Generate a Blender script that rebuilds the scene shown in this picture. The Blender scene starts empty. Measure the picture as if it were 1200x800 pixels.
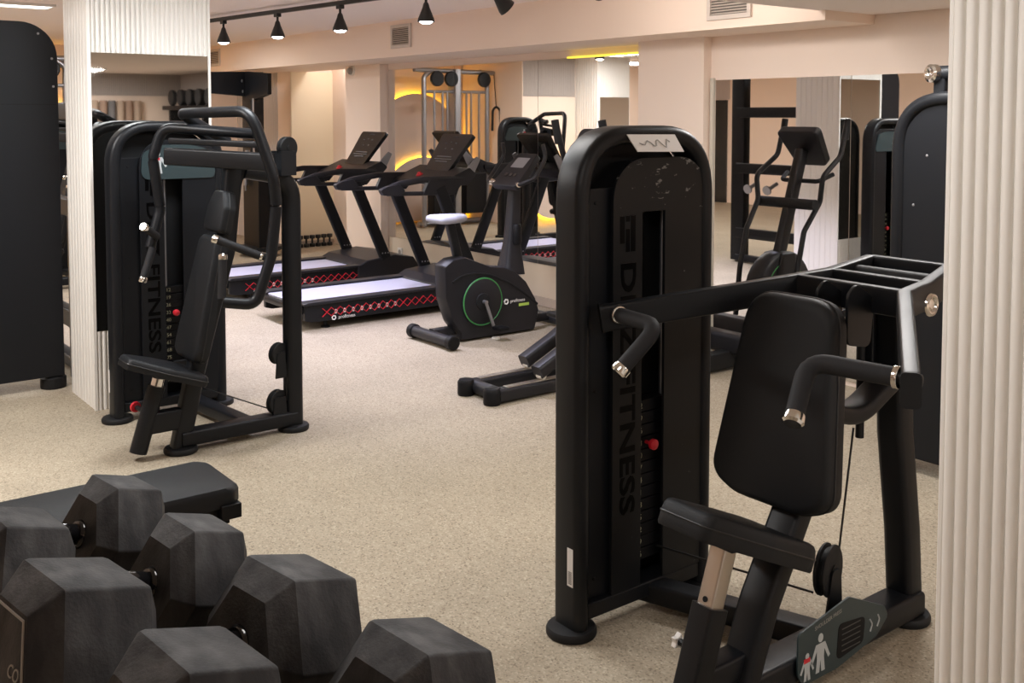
import bpy, math, random
from mathutils import Vector as V, Matrix
random.seed(7)
SC = bpy.context.scene
COL = SC.collection
PI = math.pi
# ------------------------------------------------------------------ camera model (used to measure points in the room)
F_PX, EYE, PRY, HOR = 1200.0, 1.6, 200.0, 134.0
PITCH = math.atan((PRY - HOR) / F_PX)
YAW = math.radians(52.5)
def ray(x, y):
    cx, cy = (x - 600) / F_PX, -(y - PRY) / F_PX
    cp, sp = math.cos(PITCH), math.sin(PITCH)
    fw = cp + cy * sp; up = cy * cp - sp
    return V((-math.sin(YAW) * fw + math.cos(YAW) * cx, math.cos(YAW) * fw + math.sin(YAW) * cx, up))
CAM = V((0, 0, EYE))
def atz(x, y, z=0.0): d = ray(x, y); return CAM + d * ((z - EYE) / d.z)
def aty(x, y, Y): d = ray(x, y); return CAM + d * (Y / d.y)
def atx(x, y, X): d = ray(x, y); return CAM + d * (X / d.x)

cam_d = bpy.data.cameras.new('camera'); cam = bpy.data.objects.new('camera', cam_d); COL.objects.link(cam)
cam.location = CAM; cam.rotation_euler = (math.radians(90) - PITCH, 0, YAW)
cam_d.sensor_width = 36; cam_d.lens = 36.0; cam_d.shift_y = -(400 - PRY) / 1200.0
cam_d.clip_start = 0.02; cam_d.clip_end = 100
SC.camera = cam

# ------------------------------------------------------------------ materials
MATS = {}
def mat(name, col, rough=0.5, metal=0.0, bump=0.0, bscale=200.0, var=0.0, vscale=6.0, emit=None, estr=0.0, spec=0.5, coat=0.0):
    m = bpy.data.materials.new(name); m.use_nodes = True
    nt = m.node_tree; b = nt.nodes['Principled BSDF']
    b.inputs['Base Color'].default_value = (*col, 1); b.inputs['Roughness'].default_value = rough
    b.inputs['Metallic'].default_value = metal
    b.inputs['Specular IOR Level'].default_value = spec
    if coat: b.inputs['Coat Weight'].default_value = coat; b.inputs['Coat Roughness'].default_value = 0.2
    if var or bump:
        tc = nt.nodes.new('ShaderNodeTexCoord')
    if var:
        n = nt.nodes.new('ShaderNodeTexNoise'); n.inputs['Scale'].default_value = vscale; n.inputs['Detail'].default_value = 6
        nt.links.new(tc.outputs['Object'], n.inputs['Vector'])
        r = nt.nodes.new('ShaderNodeValToRGB')
        r.color_ramp.elements[0].position = 0.35; r.color_ramp.elements[1].position = 0.7
        r.color_ramp.elements[0].color = (*[c * (1 - var) for c in col], 1)
        r.color_ramp.elements[1].color = (*[min(1, c * (1 + var)) for c in col], 1)
        nt.links.new(n.outputs['Fac'], r.inputs['Fac']); nt.links.new(r.outputs['Color'], b.inputs['Base Color'])
    if bump:
        n2 = nt.nodes.new('ShaderNodeTexNoise'); n2.inputs['Scale'].default_value = bscale; n2.inputs['Detail'].default_value = 3
        nt.links.new(tc.outputs['Object'], n2.inputs['Vector'])
        bp = nt.nodes.new('ShaderNodeBump'); bp.inputs['Strength'].default_value = bump; bp.inputs['Distance'].default_value = 0.002
        nt.links.new(n2.outputs['Fac'], bp.inputs['Height']); nt.links.new(bp.outputs['Normal'], b.inputs['Normal'])
    if emit:
        b.inputs['Emission Color'].default_value = (*emit, 1); b.inputs['Emission Strength'].default_value = estr
    MATS[name] = m
    return m
mat('powder', (.0070, .0078, .0098), .40, bump=.12, bscale=500, spec=.26)
mat('powder_soft', (.010, .0103, .0115), .55, bump=.1, bscale=400, spec=.25)
mat('cover', (.0068, .0078, .0102), .42, bump=.06, bscale=60, spec=.24)
mat('gloss_print', (.0012, .0012, .0015), .3, spec=.08)
mat('plate_dark', (.005, .005, .006), .5, spec=.2)
mat('vinyl', (.0082, .0090, .0108), .5, bump=.35, bscale=900, spec=.26)
mat('vinyl_seam', (.008, .008, .009), .45)
mat('grip', (.017, .017, .019), .68, bump=.2, bscale=900, spec=.25)
mat('rubber', (.042, .042, .044), .62, bump=.25, bscale=300, var=.22, vscale=30, spec=.22)
mat('chrome', (.78, .76, .72), .14, metal=1.0)
mat('steel', (.55, .50, .45), .32, metal=1.0)
mat('silver', (.34, .34, .36), .35, metal=.8)
mat('gloss_black', (.006, .006, .007), .12)
mat('red', (.55, .015, .03), .35)
mat('white_plastic', (.78, .76, .73), .4)
mat('sticker', (.72, .70, .68), .5)
mat('ink', (.06, .06, .06), .6)
mat('number_ink', (.34, .33, .22), .6)
mat('teal', (.028, .045, .05), .35)
mat('figure', (.42, .45, .46), .5)
mat('green', (.04, .22, .06), .4)
mat('green_print', (.42, .62, .10), .5)
mat('belt', (.42, .42, .52), .36, bump=.15, bscale=700, spec=.6)  # reflected lamp light put into the dark belt's colour as pale lavender
mat('seat_grey', (.34, .35, .42), .6, bump=.2, bscale=500)
mat('bike_black', (.013, .0128, .0155), .42, spec=.32)
mat('screen', (.012, .012, .014), .16)
mat('screen_print', (.09, .09, .10), .5)
mat('lcd', (.22, .22, .24), .3)
mat('wall', (.88, .735, .625), .75, bump=.05, bscale=90)
mat('wall_pink', (.86, .735, .645), .75)
mat('wall_cream', (.86, .78, .60), .75)
mat('wall_low', (.70, .60, .48), .7)
mat('ceiling', (.91, .82, .775), .85)
mat('flute_white', (.86, .84, .80), .45)
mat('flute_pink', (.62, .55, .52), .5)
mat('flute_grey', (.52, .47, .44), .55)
mat('panel_disc', (.66, .55, .49), .6)
mat('led_yellow', (.9, .6, .05), .5, emit=(1.0, .56, .02), estr=9.0)
mat('led_reflection', (.9, .8, .1), .5, emit=(1.0, .80, .08), estr=1.1)
mat('lamp_glow', (1, 1, 1), .5, emit=(1.0, .96, .96), estr=22.0)
mat('panel_glow', (1, 1, 1), .5, emit=(1.0, .95, .9), estr=5.0)
mat('lamp_black', (.012, .012, .013), .45)
mat('mirror', (.86, .86, .85), .015, metal=1.0)
mat('mirror_smoked', (.72, .72, .70), .02, metal=1.0)
mat('mirror_edge', (.62, .58, .50), .3)
mat('vent', (.62, .55, .49), .6)
mat('vent_dark', (.16, .14, .12), .8)
mat('mat_brown', (.34, .23, .17), .8)
mat('mat_grey', (.16, .15, .15), .8)
mat('mat_tan', (.44, .33, .25), .8)
mat('glass_dark', (.02, .022, .022), .08)
mat('skirting', (.50, .42, .35), .6)
mat('label_grey', (.30, .29, .27), .5)
mat('cable', (.01, .01, .01), .4)

def floor_material():
    m = bpy.data.materials.new('floor_rubber'); m.use_nodes = True; nt = m.node_tree; b = nt.nodes['Principled BSDF']
    b.inputs['Roughness'].default_value = .62; b.inputs['Specular IOR Level'].default_value = .3
    tc = nt.nodes.new('ShaderNodeTexCoord')
    v = nt.nodes.new('ShaderNodeTexVoronoi'); v.inputs['Scale'].default_value = 170
    nt.links.new(tc.outputs['Object'], v.inputs['Vector'])
    sp = nt.nodes.new('ShaderNodeSeparateColor'); nt.links.new(v.outputs['Color'], sp.inputs['Color'])
    r = nt.nodes.new('ShaderNodeValToRGB'); e = r.color_ramp.elements
    e[0].position = 0; e[0].color = (.19, .157, .112, 1); e[1].position = 1; e[1].color = (.46, .40, .308, 1)
    for p, c in ((.08, (.25, .208, .15)), (.2, (.317, .268, .198)), (.85, (.368, .315, .237))):
        k = e.new(p); k.color = (*c, 1)
    nt.links.new(sp.outputs[0], r.inputs['Fac'])
    n = nt.nodes.new('ShaderNodeTexNoise'); n.inputs['Scale'].default_value = 1.4; n.inputs['Detail'].default_value = 4
    nt.links.new(tc.outputs['Object'], n.inputs['Vector'])
    r2 = nt.nodes.new('ShaderNodeValToRGB'); r2.color_ramp.elements[0].color = (.90, .90, .90, 1); r2.color_ramp.elements[0].position = .35
    r2.color_ramp.elements[1].color = (1.05, 1.05, 1.05, 1); r2.color_ramp.elements[1].position = .65
    nt.links.new(n.outputs['Fac'], r2.inputs['Fac'])
    mx = nt.nodes.new('ShaderNodeMix'); mx.data_type = 'RGBA'; mx.blend_type = 'MULTIPLY'; mx.inputs['Factor'].default_value = 1
    nt.links.new(r.outputs['Color'], mx.inputs['A']); nt.links.new(r2.outputs['Color'], mx.inputs['B'])
    nt.links.new(mx.outputs['Result'], b.inputs['Base Color'])
    bp = nt.nodes.new('ShaderNodeBump'); bp.inputs['Strength'].default_value = .25; bp.inputs['Distance'].default_value = .003
    nt.links.new(v.outputs['Distance'], bp.inputs['Height']); nt.links.new(bp.outputs['Normal'], b.inputs['Normal'])
    MATS['floor'] = m
floor_material()
def scuffed_cover():
    m = MATS['cover'].copy(); m.name = 'cover_scuffed'; nt = m.node_tree; b = nt.nodes['Principled BSDF']
    tc = nt.nodes.new('ShaderNodeTexCoord')
    mp = nt.nodes.new('ShaderNodeMapping'); mp.inputs['Rotation'].default_value = (.6, 0, 0); mp.inputs['Scale'].default_value = (1, 1.0, 2.2)
    nt.links.new(tc.outputs['Object'], mp.inputs['Vector'])
    n = nt.nodes.new('ShaderNodeTexNoise'); n.inputs['Scale'].default_value = 20; n.inputs['Detail'].default_value = 7; n.inputs['Roughness'].default_value = .62
    nt.links.new(mp.outputs['Vector'], n.inputs['Vector'])
    sx = nt.nodes.new('ShaderNodeSeparateXYZ'); nt.links.new(tc.outputs['Object'], sx.inputs['Vector'])
    hm = nt.nodes.new('ShaderNodeMapRange'); hm.inputs['From Min'].default_value = 1.1; hm.inputs['From Max'].default_value = 1.46
    hm.inputs['To Min'].default_value = -.07; hm.inputs['To Max'].default_value = .02
    nt.links.new(sx.outputs['Z'], hm.inputs['Value'])
    ad = nt.nodes.new('ShaderNodeMath'); ad.operation = 'ADD'
    nt.links.new(n.outputs['Fac'], ad.inputs[0]); nt.links.new(hm.outputs['Result'], ad.inputs[1])
    r = nt.nodes.new('ShaderNodeValToRGB'); r.color_ramp.elements[0].position = .625; r.color_ramp.elements[0].color = (.0062, .0068, .0082, 1)
    r.color_ramp.elements[1].position = .665; r.color_ramp.elements[1].color = (.20, .20, .20, 1)
    nt.links.new(ad.outputs[0], r.inputs['Fac']); nt.links.new(r.outputs['Color'], b.inputs['Base Color'])
    MATS['cover_scuffed'] = m
scuffed_cover()
def worn_rubber():
    m = MATS['rubber'].copy(); m.name = 'rubber_worn'; nt = m.node_tree; b = nt.nodes['Principled BSDF']
    tc = nt.nodes.new('ShaderNodeTexCoord')
    mp = nt.nodes.new('ShaderNodeMapping'); mp.inputs['Scale'].default_value = (3, 5, 1)
    nt.links.new(tc.outputs['Object'], mp.inputs['Vector'])
    n = nt.nodes.new('ShaderNodeTexNoise'); n.inputs['Scale'].default_value = 9; n.inputs['Detail'].default_value = 5
    nt.links.new(mp.outputs['Vector'], n.inputs['Vector'])
    n2 = nt.nodes.new('ShaderNodeTexNoise'); n2.inputs['Scale'].default_value = 14; n2.inputs['Detail'].default_value = 6
    nt.links.new(tc.outputs['Object'], n2.inputs['Vector'])
    mu = nt.nodes.new('ShaderNodeMath'); mu.operation = 'MULTIPLY'
    nt.links.new(n.outputs['Fac'], mu.inputs[0]); nt.links.new(n2.outputs['Fac'], mu.inputs[1])
    r = nt.nodes.new('ShaderNodeValToRGB'); r.color_ramp.elements[0].position = .18; r.color_ramp.elements[0].color = (.020, .020, .022, 1)
    r.color_ramp.elements[1].position = .44; r.color_ramp.elements[1].color = (.075, .075, .077, 1)
    nt.links.new(mu.outputs[0], r.inputs['Fac']); nt.links.new(r.outputs['Color'], b.inputs['Base Color'])
    MATS['rubber_worn'] = m
worn_rubber()

# ------------------------------------------------------------------ mesh builder
def rrect(w, h, r, n=3):
    """rounded rectangle outline, counter-clockwise"""
    r = min(r, w / 2 - 1e-5, h / 2 - 1e-5); out = []
    for cx, cy, a0 in ((w/2-r, h/2-r, 0), (-w/2+r, h/2-r, 90), (-w/2+r, -h/2+r, 180), (w/2-r, -h/2+r, 270)):
        for i in range(n + 1):
            a = math.radians(a0 + 90 * i / n); out.append((cx + r * math.cos(a), cy + r * math.sin(a)))
    return out
def circle(r, n=16): return [(r * math.cos(2*PI*i/n), r * math.sin(2*PI*i/n)) for i in range(n)]
def fillet(pts, rad, n=6):
    """round the inner corners of a polyline"""
    pts = [V(p) for p in pts]; out = [pts[0]]
    for i in range(1, len(pts) - 1):
        a, b, c = pts[i-1], pts[i], pts[i+1]
        r = rad[i-1] if isinstance(rad, (list, tuple)) else rad
        u, v = (a - b), (c - b); lu, lv = u.length, v.length; u.normalize(); v.normalize()
        ang = u.angle(v)
        if ang > PI - .02 or r <= 0: out.append(b); continue
        t = min(r / math.tan(ang / 2), lu * .49, lv * .49); p, q = b + u * t, b + v * t
        for k in range(n + 1):
            s = k / n; out.append(p * (1-s)**2 + b * 2*s*(1-s) + q * s*s)
    out.append(pts[-1]); return out
class MB:
    def __init__(s): s.v = []; s.f = []
    def add(s, vs, fs):
        o = len(s.v); s.v += [V(p) for p in vs]; s.f += [tuple(i + o for i in f) for f in fs]; return s
    def box(s, c, d, R=None):
        c = V(c); x, y, z = (k / 2 for k in d); vs = []
        for p in ((-x,-y,-z),(x,-y,-z),(x,y,-z),(-x,y,-z),(-x,-y,z),(x,-y,z),(x,y,z),(-x,y,z)):
            p = V(p); vs.append(c + (R @ p if R else p))
        return s.add(vs, [(0,3,2,1),(4,5,6,7),(0,1,5,4),(1,2,6,5),(2,3,7,6),(3,0,4,7)])
    def bb(s, x0, x1, y0, y1, z0, z1):
        return s.box(((x0+x1)/2,(y0+y1)/2,(z0+z1)/2), (abs(x1-x0),abs(y1-y0),abs(z1-z0)))
    def sweep(s, pts, prof, up=(0,0,1), caps=True, closed=False, scale=None):
        """sweep a 2-D outline along a path; outline x lies along side = dir x up, y along the other normal"""
        pts = [V(p) for p in pts]; n = len(pts); m = len(prof); up = V(up); vs = []; prev = None
        for i, p in enumerate(pts):
            if closed: d = pts[(i+1) % n] - pts[i-1]
            else: d = (pts[min(i+1,n-1)] - pts[max(i-1,0)])
            d.normalize()
            a = d.cross(up)
            if a.length < 1e-3: a = prev.copy() if prev else d.cross(V((0,1,0.01)))
            a.normalize(); prev = a; b = a.cross(d).normalized()
            k = scale[i] if scale else 1
            # mitre correction
            vs += [p + a * (q[0]*k) + b * (q[1]*k) for q in prof]
        fs = []
        for i in range(n if closed else n - 1):
            j = (i + 1) % n
            for k in range(m):
                l = (k + 1) % m; fs.append((i*m+k, i*m+l, j*m+l, j*m+k))
        if caps and not closed: fs += [tuple(range(m-1, -1, -1)), tuple((n-1)*m + k for k in range(m))]
        return s.add(vs, fs)
    def tube(s, pts, r, n=14, bend=0, up=(0.0123,0.0171,1), **k):
        p = fillet(pts, bend) if bend else pts
        return s.sweep(p, circle(r, n), up=up, **k)
    def bar(s, p, q, w, h, r=.008, up=(0,0,1)): return s.sweep([p, q], rrect(w, h, r), up=up)
    def lathe(s, o, ax, prof, n=24):
        """prof: (radius, distance along axis)"""
        o = V(o); ax = V(ax).normalized(); u = ax.orthogonal().normalized(); w = ax.cross(u); vs = []; m = len(prof)
        for r, t in prof:
            vs += [o + ax*t + (u*math.cos(2*PI*i/n) + w*math.sin(2*PI*i/n))*r for i in range(n)]
        fs = [(k*n+i, k*n+(i+1)%n, (k+1)*n+(i+1)%n, (k+1)*n+i) for k in range(m-1) for i in range(n)]
        fs += [tuple(range(n-1,-1,-1)), tuple((m-1)*n+i for i in range(n))]
        return s.add(vs, fs)
    def cyl(s, p, q, r, n=20):
        p, q = V(p), V(q); return s.lathe(p, q-p, [(r,0),(r,(q-p).length)], n)
    def torus(s, o, ax, R, r, n=32, m=8):
        o = V(o); ax = V(ax).normalized(); u = ax.orthogonal().normalized(); w = ax.cross(u)
        return s.sweep([o + (u*math.cos(2*PI*i/n) + w*math.sin(2*PI*i/n))*R for i in range(n)], circle(r, m), up=ax, closed=True)
    def prism(s, poly, o, u, v, t, steps=None):
        """polygon in the (u, v) plane at o, pushed t along u x v; steps: list of (inset scale, depth)"""
        o, u, v = V(o), V(u).normalized(), V(v).normalized(); w = u.cross(v); m = len(poly)
        if not steps: steps = [(1, 0), (1, t)]
        cx = sum(p[0] for p in poly)/m; cy = sum(p[1] for p in poly)/m; vs = []
        for k, d in steps:
            vs += [o + u*(cx+(p[0]-cx)*k) + v*(cy+(p[1]-cy)*k) + w*d for p in poly]
        n = len(steps); fs = [(i*m+k, i*m+(k+1)%m, (i+1)*m+(k+1)%m, (i+1)*m+k) for i in range(n-1) for k in range(m)]
        fs += [tuple(range(m-1,-1,-1)), tuple((n-1)*m+k for k in range(m))]
        return s.add(vs, fs)
    def text(s, txt, size, o, u, v, ext=.0008, align='CENTER', sx=1.0, bold=0.0):
        cu = bpy.data.curves.new('lettering', 'FONT'); cu.body = txt; cu.size = size; cu.extrude = ext
        cu.align_x = align; cu.offset = bold; cu.align_y = 'CENTER'; cu.resolution_u = 3
        ob = bpy.data.objects.new('lettering', cu); COL.objects.link(ob)
        dg = bpy.context.evaluated_depsgraph_get(); me = bpy.data.meshes.new_from_object(ob.evaluated_get(dg))
        o, u, v = V(o), V(u).normalized(), V(v).normalized(); w = u.cross(v)
        s.add([o + u*(p.co.x*sx) + v*p.co.y + w*p.co.z for p in me.vertices], [tuple(f.vertices) for f in me.polygons])
        bpy.data.objects.remove(ob); bpy.data.curves.remove(cu); bpy.data.meshes.remove(me)
        return s
    def build(s, name, material, parent=None, off=None, bev=0, seg=2, smooth=35, label=None):
        o = V(off) if off is not None else (root_of(parent) if parent else V((0,0,0)))
        me = bpy.data.meshes.new(name); me.from_pydata([p - o for p in s.v], [], s.f)
        me.materials.append(MATS[material] if isinstance(material, str) else material)
        import bmesh
        bm = bmesh.new(); bm.from_mesh(me); bmesh.ops.recalc_face_normals(bm, faces=bm.faces); bm.to_mesh(me); bm.free()
        me.shade_smooth(); me.set_sharp_from_angle(angle=math.radians(smooth))
        ob = bpy.data.objects.new(name, me); COL.objects.link(ob)
        if parent: ob.parent = parent
        elif off is not None: ob.location = o
        if bev:
            b = ob.modifiers.new('bevel', 'BEVEL'); b.width = bev; b.segments = seg; b.limit_method = 'ANGLE'; b.angle_limit = math.radians(40)
            b.harden_normals = True
        if label: ob['label'] = label
        return ob
def root_of(p):
    while p.parent: p = p.parent
    return V(p['_base']) if '_base' in p else V((0,0,0))
def thing(name, label, cat, loc=(0,0,0), group=None):
    o = bpy.data.objects.new(name, None); COL.objects.link(o); o.location = loc; o.empty_display_size = .1
    o['_base'] = list(loc); o['label'] = label; o['category'] = cat
    if group: o['group'] = group
    return o
def tag(o, label, cat, group=None):
    o['label'] = label; o['category'] = cat
    if group: o['group'] = group
    return o
def struct(o): o['kind'] = 'structure'; return o
KIDS = {}
def copy_tree(o, parent=None):
    c = o.copy(); COL.objects.link(c)
    if parent: c.parent = parent
    for ch in list(o.children): copy_tree(ch, c)
    return c
# ================================================================== THE ROOM
YA, YR = 5.39, 5.20            # back wall (treadmill mirror) and the nearer stretch with the tall mirror
def slab(name, m, *bbs, bev=0):
    b = MB()
    for k in bbs: b.bb(*k)
    return struct(b.build(name, m, bev=bev))
slab('floor', 'floor', (-13.4, 3.4, -4.2, 6.4, -.1, 0))
slab('ceiling', 'ceiling', (-13.4, 3.4, -4.2, 6.4, 2.43, 2.55))
slab('trim_1', 'ceiling', (-3.44, 3.2, -4.0, 5.2, 2.165, 2.43))                       # lowered ceiling on the right
slab('trim_2', 'wall', (-13.2, -3.40, 4.75, 5.6, 2.112, 2.43))                        # beam with the vents
slab('wall_back', 'wall_pink',
     (-13.2, -11.40, YA, 6.2, 0, 2.43), (-11.40, -9.83, 5.95, 6.2, 0, 2.43), (-9.83, -9.10, 5.29, 6.2, 0, 2.43),
     (-9.10, -5.23, YA, 6.2, .345, 2.43), (-5.23, -4.617, 5.14, 6.2, 0, 2.43), (-4.617, 3.2, YR + .012, 6.2, 0, 2.43))
slab('wall_left', 'wall', (-13.4, -13.0, -4.2, 6.2, 0, 2.43))
slab('trim_17', 'wall', (-12.98, -11.5, .75, 1.75, 0, 2.43))
slab('wall_right', 'wall', (3.2, 3.4, -4.2, 6.2, 0, 2.43))
slab('wall_front', 'wall', (-13.4, 3.4, -4.2, -4.0, 0, 2.43))
slab('trim_3', 'wall_cream', (-11.40, -11.385, YA + .005, 5.95, 0, 2.11))             # cream lining of the recess
slab('trim_4', 'wall_low', (-9.09, -5.24, YA - .008, YA + .05, .0, .345))             # plain band under the mirrors
slab('baseboard_back', 'skirting', (-9.09, -5.24, YA - .024, YA - .008, 0, .075), bev=.003)
slab('baseboard_recess', 'skirting', (-11.385, -11.372, YA + .01, 5.94, 0, .06))

def flutes(b, p, q, z0, z1, nrm, pitch=.0262, dep=.011, gap=.006):
    """rows of half-round flutes standing on a wall face from p to q (x, y)"""
    p, q = V((*p, 0)), V((*q, 0)); L = (q - p).length; n = max(1, round(L / pitch)); w = L / n; u = (q - p).normalized(); nr = V((*nrm, 0))
    prof = []
    for i in range(n):
        x0 = i * w
        prof += [(x0 + gap*.5, 0), (x0 + gap*.5 + .0005, dep*.35)]
        for k in range(1, 6):
            a = PI * k / 6; prof.append((x0 + w/2 - math.cos(a)*(w-gap)/2, dep*(.35 + .65*math.sin(a))))
        prof += [(x0 + w - gap*.5 - .0005, dep*.35), (x0 + w - gap*.5, 0)]
    vs = []; m = len(prof)
    for z in (z0, z1): vs += [p + u*a + nr*d + V((0,0,z)) for a, d in prof]
    b.add(vs, [(k, k+1, m+k+1, m+k) for k in range(m-1)])
# --- white fluted column with its mirror (left)
CX0, CX1, CY0, CY1 = -6.19, -5.695, 1.53, 2.205
slab('trim_5', 'flute_white', (CX0, CX1 - .012, CY0 + .012, CY1 - .012, 0, 2.43))
b = MB(); flutes(b, (CX1-.012, CY0+.02), (CX1-.012, CY1-.014), 1.93, 2.43, (1, 0)); flutes(b, (CX1-.012, CY0+.02), (CX1-.012, CY1-.014), 0, .43, (1, 0))
struct(b.build('trim_6', 'flute_white', smooth=50))
b = MB(); flutes(b, (CX0, CY0+.012), (CX1-.03, CY0+.012), 0, 2.43, (0, -1), pitch=.06, dep=.004, gap=.005); flutes(b, (CX0, CY1-.012), (CX1-.02, CY1-.012), 0, 2.43, (0, 1), pitch=.06, dep=.004, gap=.005)
struct(b.build('trim_7', 'flute_white', smooth=50))
slab('trim_8', 'flute_white', (CX1-.014, CX1+.002, CY0+.002, CY0+.02, 0, 2.43), (CX1-.014, CX1+.002, CY1-.014, CY1, 0, 2.43), bev=.002)
# --- second column of the same kind and fluted header, seen in the treadmill mirror
slab('trim_9', 'flute_white', (-11.6, -11.02, .1, .72, 0, 2.43))
b = MB(); flutes(b, (-11.02, .11), (-11.02, .71), 1.85, 2.43, (1, 0)); flutes(b, (-11.6, .72), (-11.03, .72), 0, 2.43, (0, 1), pitch=.05)
struct(b.build('trim_10', 'flute_white', smooth=50))
b = MB(); flutes(b, (-11.5, .76), (-11.5, 1.74), 1.86, 2.43, (1, 0)); struct(b.build('trim_11', 'flute_grey', smooth=50))
# --- fluted pier in the right foreground
PX0, PY0 = -.939, 1.676
ang = 0
b = MB(); flutes(b, (PX0, PY0), (PX0 + .62, PY0), 0, 2.43, (0, -1), pitch=.0222, dep=.010, gap=.004)
flutes(b, (PX0 + .62, PY0), (PX0 + .62, PY0 + .6), 0, 2.43, (1, 0), pitch=.0222, dep=.010, gap=.004)
struct(b.build('trim_12', 'flute_white', smooth=50))
slab('trim_13', 'flute_white', (PX0, PX0 + .62, PY0, PY0 + .6, 0, 2.43), (PX0 - .006, PX0 + .004, PY0 - .008, PY0 + .02, 0, 2.43), bev=.003)
# --- right hand wall seen only in the column mirror: fluted band
b = MB(); flutes(b, (3.2, 2.6), (3.2, 5.2), 1.86, 2.43, (-1, 0)); flutes(b, (1.0, YR+.012), (3.2, YR+.012), 1.86, 2.43, (0, -1))
struct(b.build('trim_14', 'flute_grey', smooth=50))
# dark glazed door and fluted band on the wall behind the camera's left, seen in the floor length mirror
slab('door_1', 'glass_dark', (-12.98, -12.35, -4.0, -3.97, 0, 1.86))
b = MB(); flutes(b, (-13.0, -4.0), (-12.3, -4.0), 1.87, 2.43, (0, 1)); struct(b.build('trim_18', 'flute_pink', smooth=50))
# wall behind the cable machine at the far left
b = MB(); flutes(b, (-13.0, YA), (-11.75, YA), 0, 2.11, (0, -1), pitch=.05); struct(b.build('trim_15', 'flute_grey', smooth=50))

# ================================================================== MIRRORS
def wall_mirror(name, label, bb, m='mirror', group=None, edge=None):
    b = MB(); b.bb(*bb); o = tag(b.build(name, m), label, 'mirror', group); return o
for x0, x1, lb in ((-9.085, -7.888, 'leftmost tall mirror panel on the back wall behind the treadmill consoles'),
                   (-7.884, -6.655, 'middle mirror panel on the back wall behind the exercise bike console'),
                   (-6.651, -5.235, 'right hand mirror panel on the back wall beside the plain pillar')):
    wall_mirror('wall_mirror', lb, (x0, x1, YA - .012, YA - .002, .35, 2.05), group='mirror panels behind the treadmills')
for x0, x1, lb in ((-4.575, -3.537, 'tall floor length mirror right of the plain pillar reflecting the elliptical'),
                   (-3.533, -1.6, 'floor length mirror panel behind the tall black machine on the right')):
    wall_mirror('wall_mirror', lb, (x0, x1, YR, YR + .010, .03, 1.826), group='floor length mirrors')
wall_mirror('wall_mirror', 'smoked mirror set into the white fluted column beside the left press machine', (CX1 - .012, CX1 - .004, CY0 + .021, CY1 - .015, .43, 1.93), 'mirror_smoked')
wall_mirror('wall_mirror', 'mirror on the far white fluted column, seen in the treadmill mirror', (-11.02, -11.012, .12, .70, .43, 1.85), 'mirror_smoked')
slab('trim_16', 'mirror_edge', (-4.605, -4.577, YR - .012, YR + .012, 0, 1.84), bev=.002)
# yellow glowing bar in place of a reflected LED strip, right hand mirror panel
b = MB(); b.bb(-6.26, -5.25, YA - .035, YA - .014, 2.046, 2.06)
tag(b.build('strip_reflection', 'led_reflection', bev=.002), 'thin glowing yellow bar standing in for an LED strip reflected in the mirror', 'mirrored light strip')

# ================================================================== CEILING FITTINGS
def air_vent(x0, x1, z0, z1, label):
    t = thing('air_vent', label, 'vent', ((x0+x1)/2, 4.74, z0), 'air vents in the beam')
    b = MB(); w = .028
    b.bb(x0, x1, 4.732, 4.75, z1-w, z1); b.bb(x0, x1, 4.732, 4.75, z0, z0+w); b.bb(x0, x0+w, 4.732, 4.75, z0+w, z1-w); b.bb(x1-w, x1, 4.732, 4.75, z0+w, z1-w)
    b.build('frame', 'vent', t, bev=.002)
    b = MB(); b.bb(x0+w, x1-w, 4.746, 4.749, z0+w, z1-w); b.build('backing', 'vent_dark', t)
    b = MB(); n = 9
    for i in range(n):
        z = z0 + w + (z1-z0-2*w) * (i + .5) / n; b.box(((x0+x1)/2, 4.738, z), (x1-x0-2*w, .011, .003), Matrix.Rotation(.6, 3, 'X'))
    b.build('slats', 'vent', t)
air_vent(-7.95, -7.62, 2.185, 2.39, 'square slatted air vent in the beam above the left treadmill')
air_vent(-4.235, -3.90, 2.165, 2.37, 'slatted air vent in the beam above the plain pillar, nearest the camera')
air_vent(-12.30, -11.95, 2.185, 2.39, 'slatted air vent at the far left end of the beam')
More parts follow.
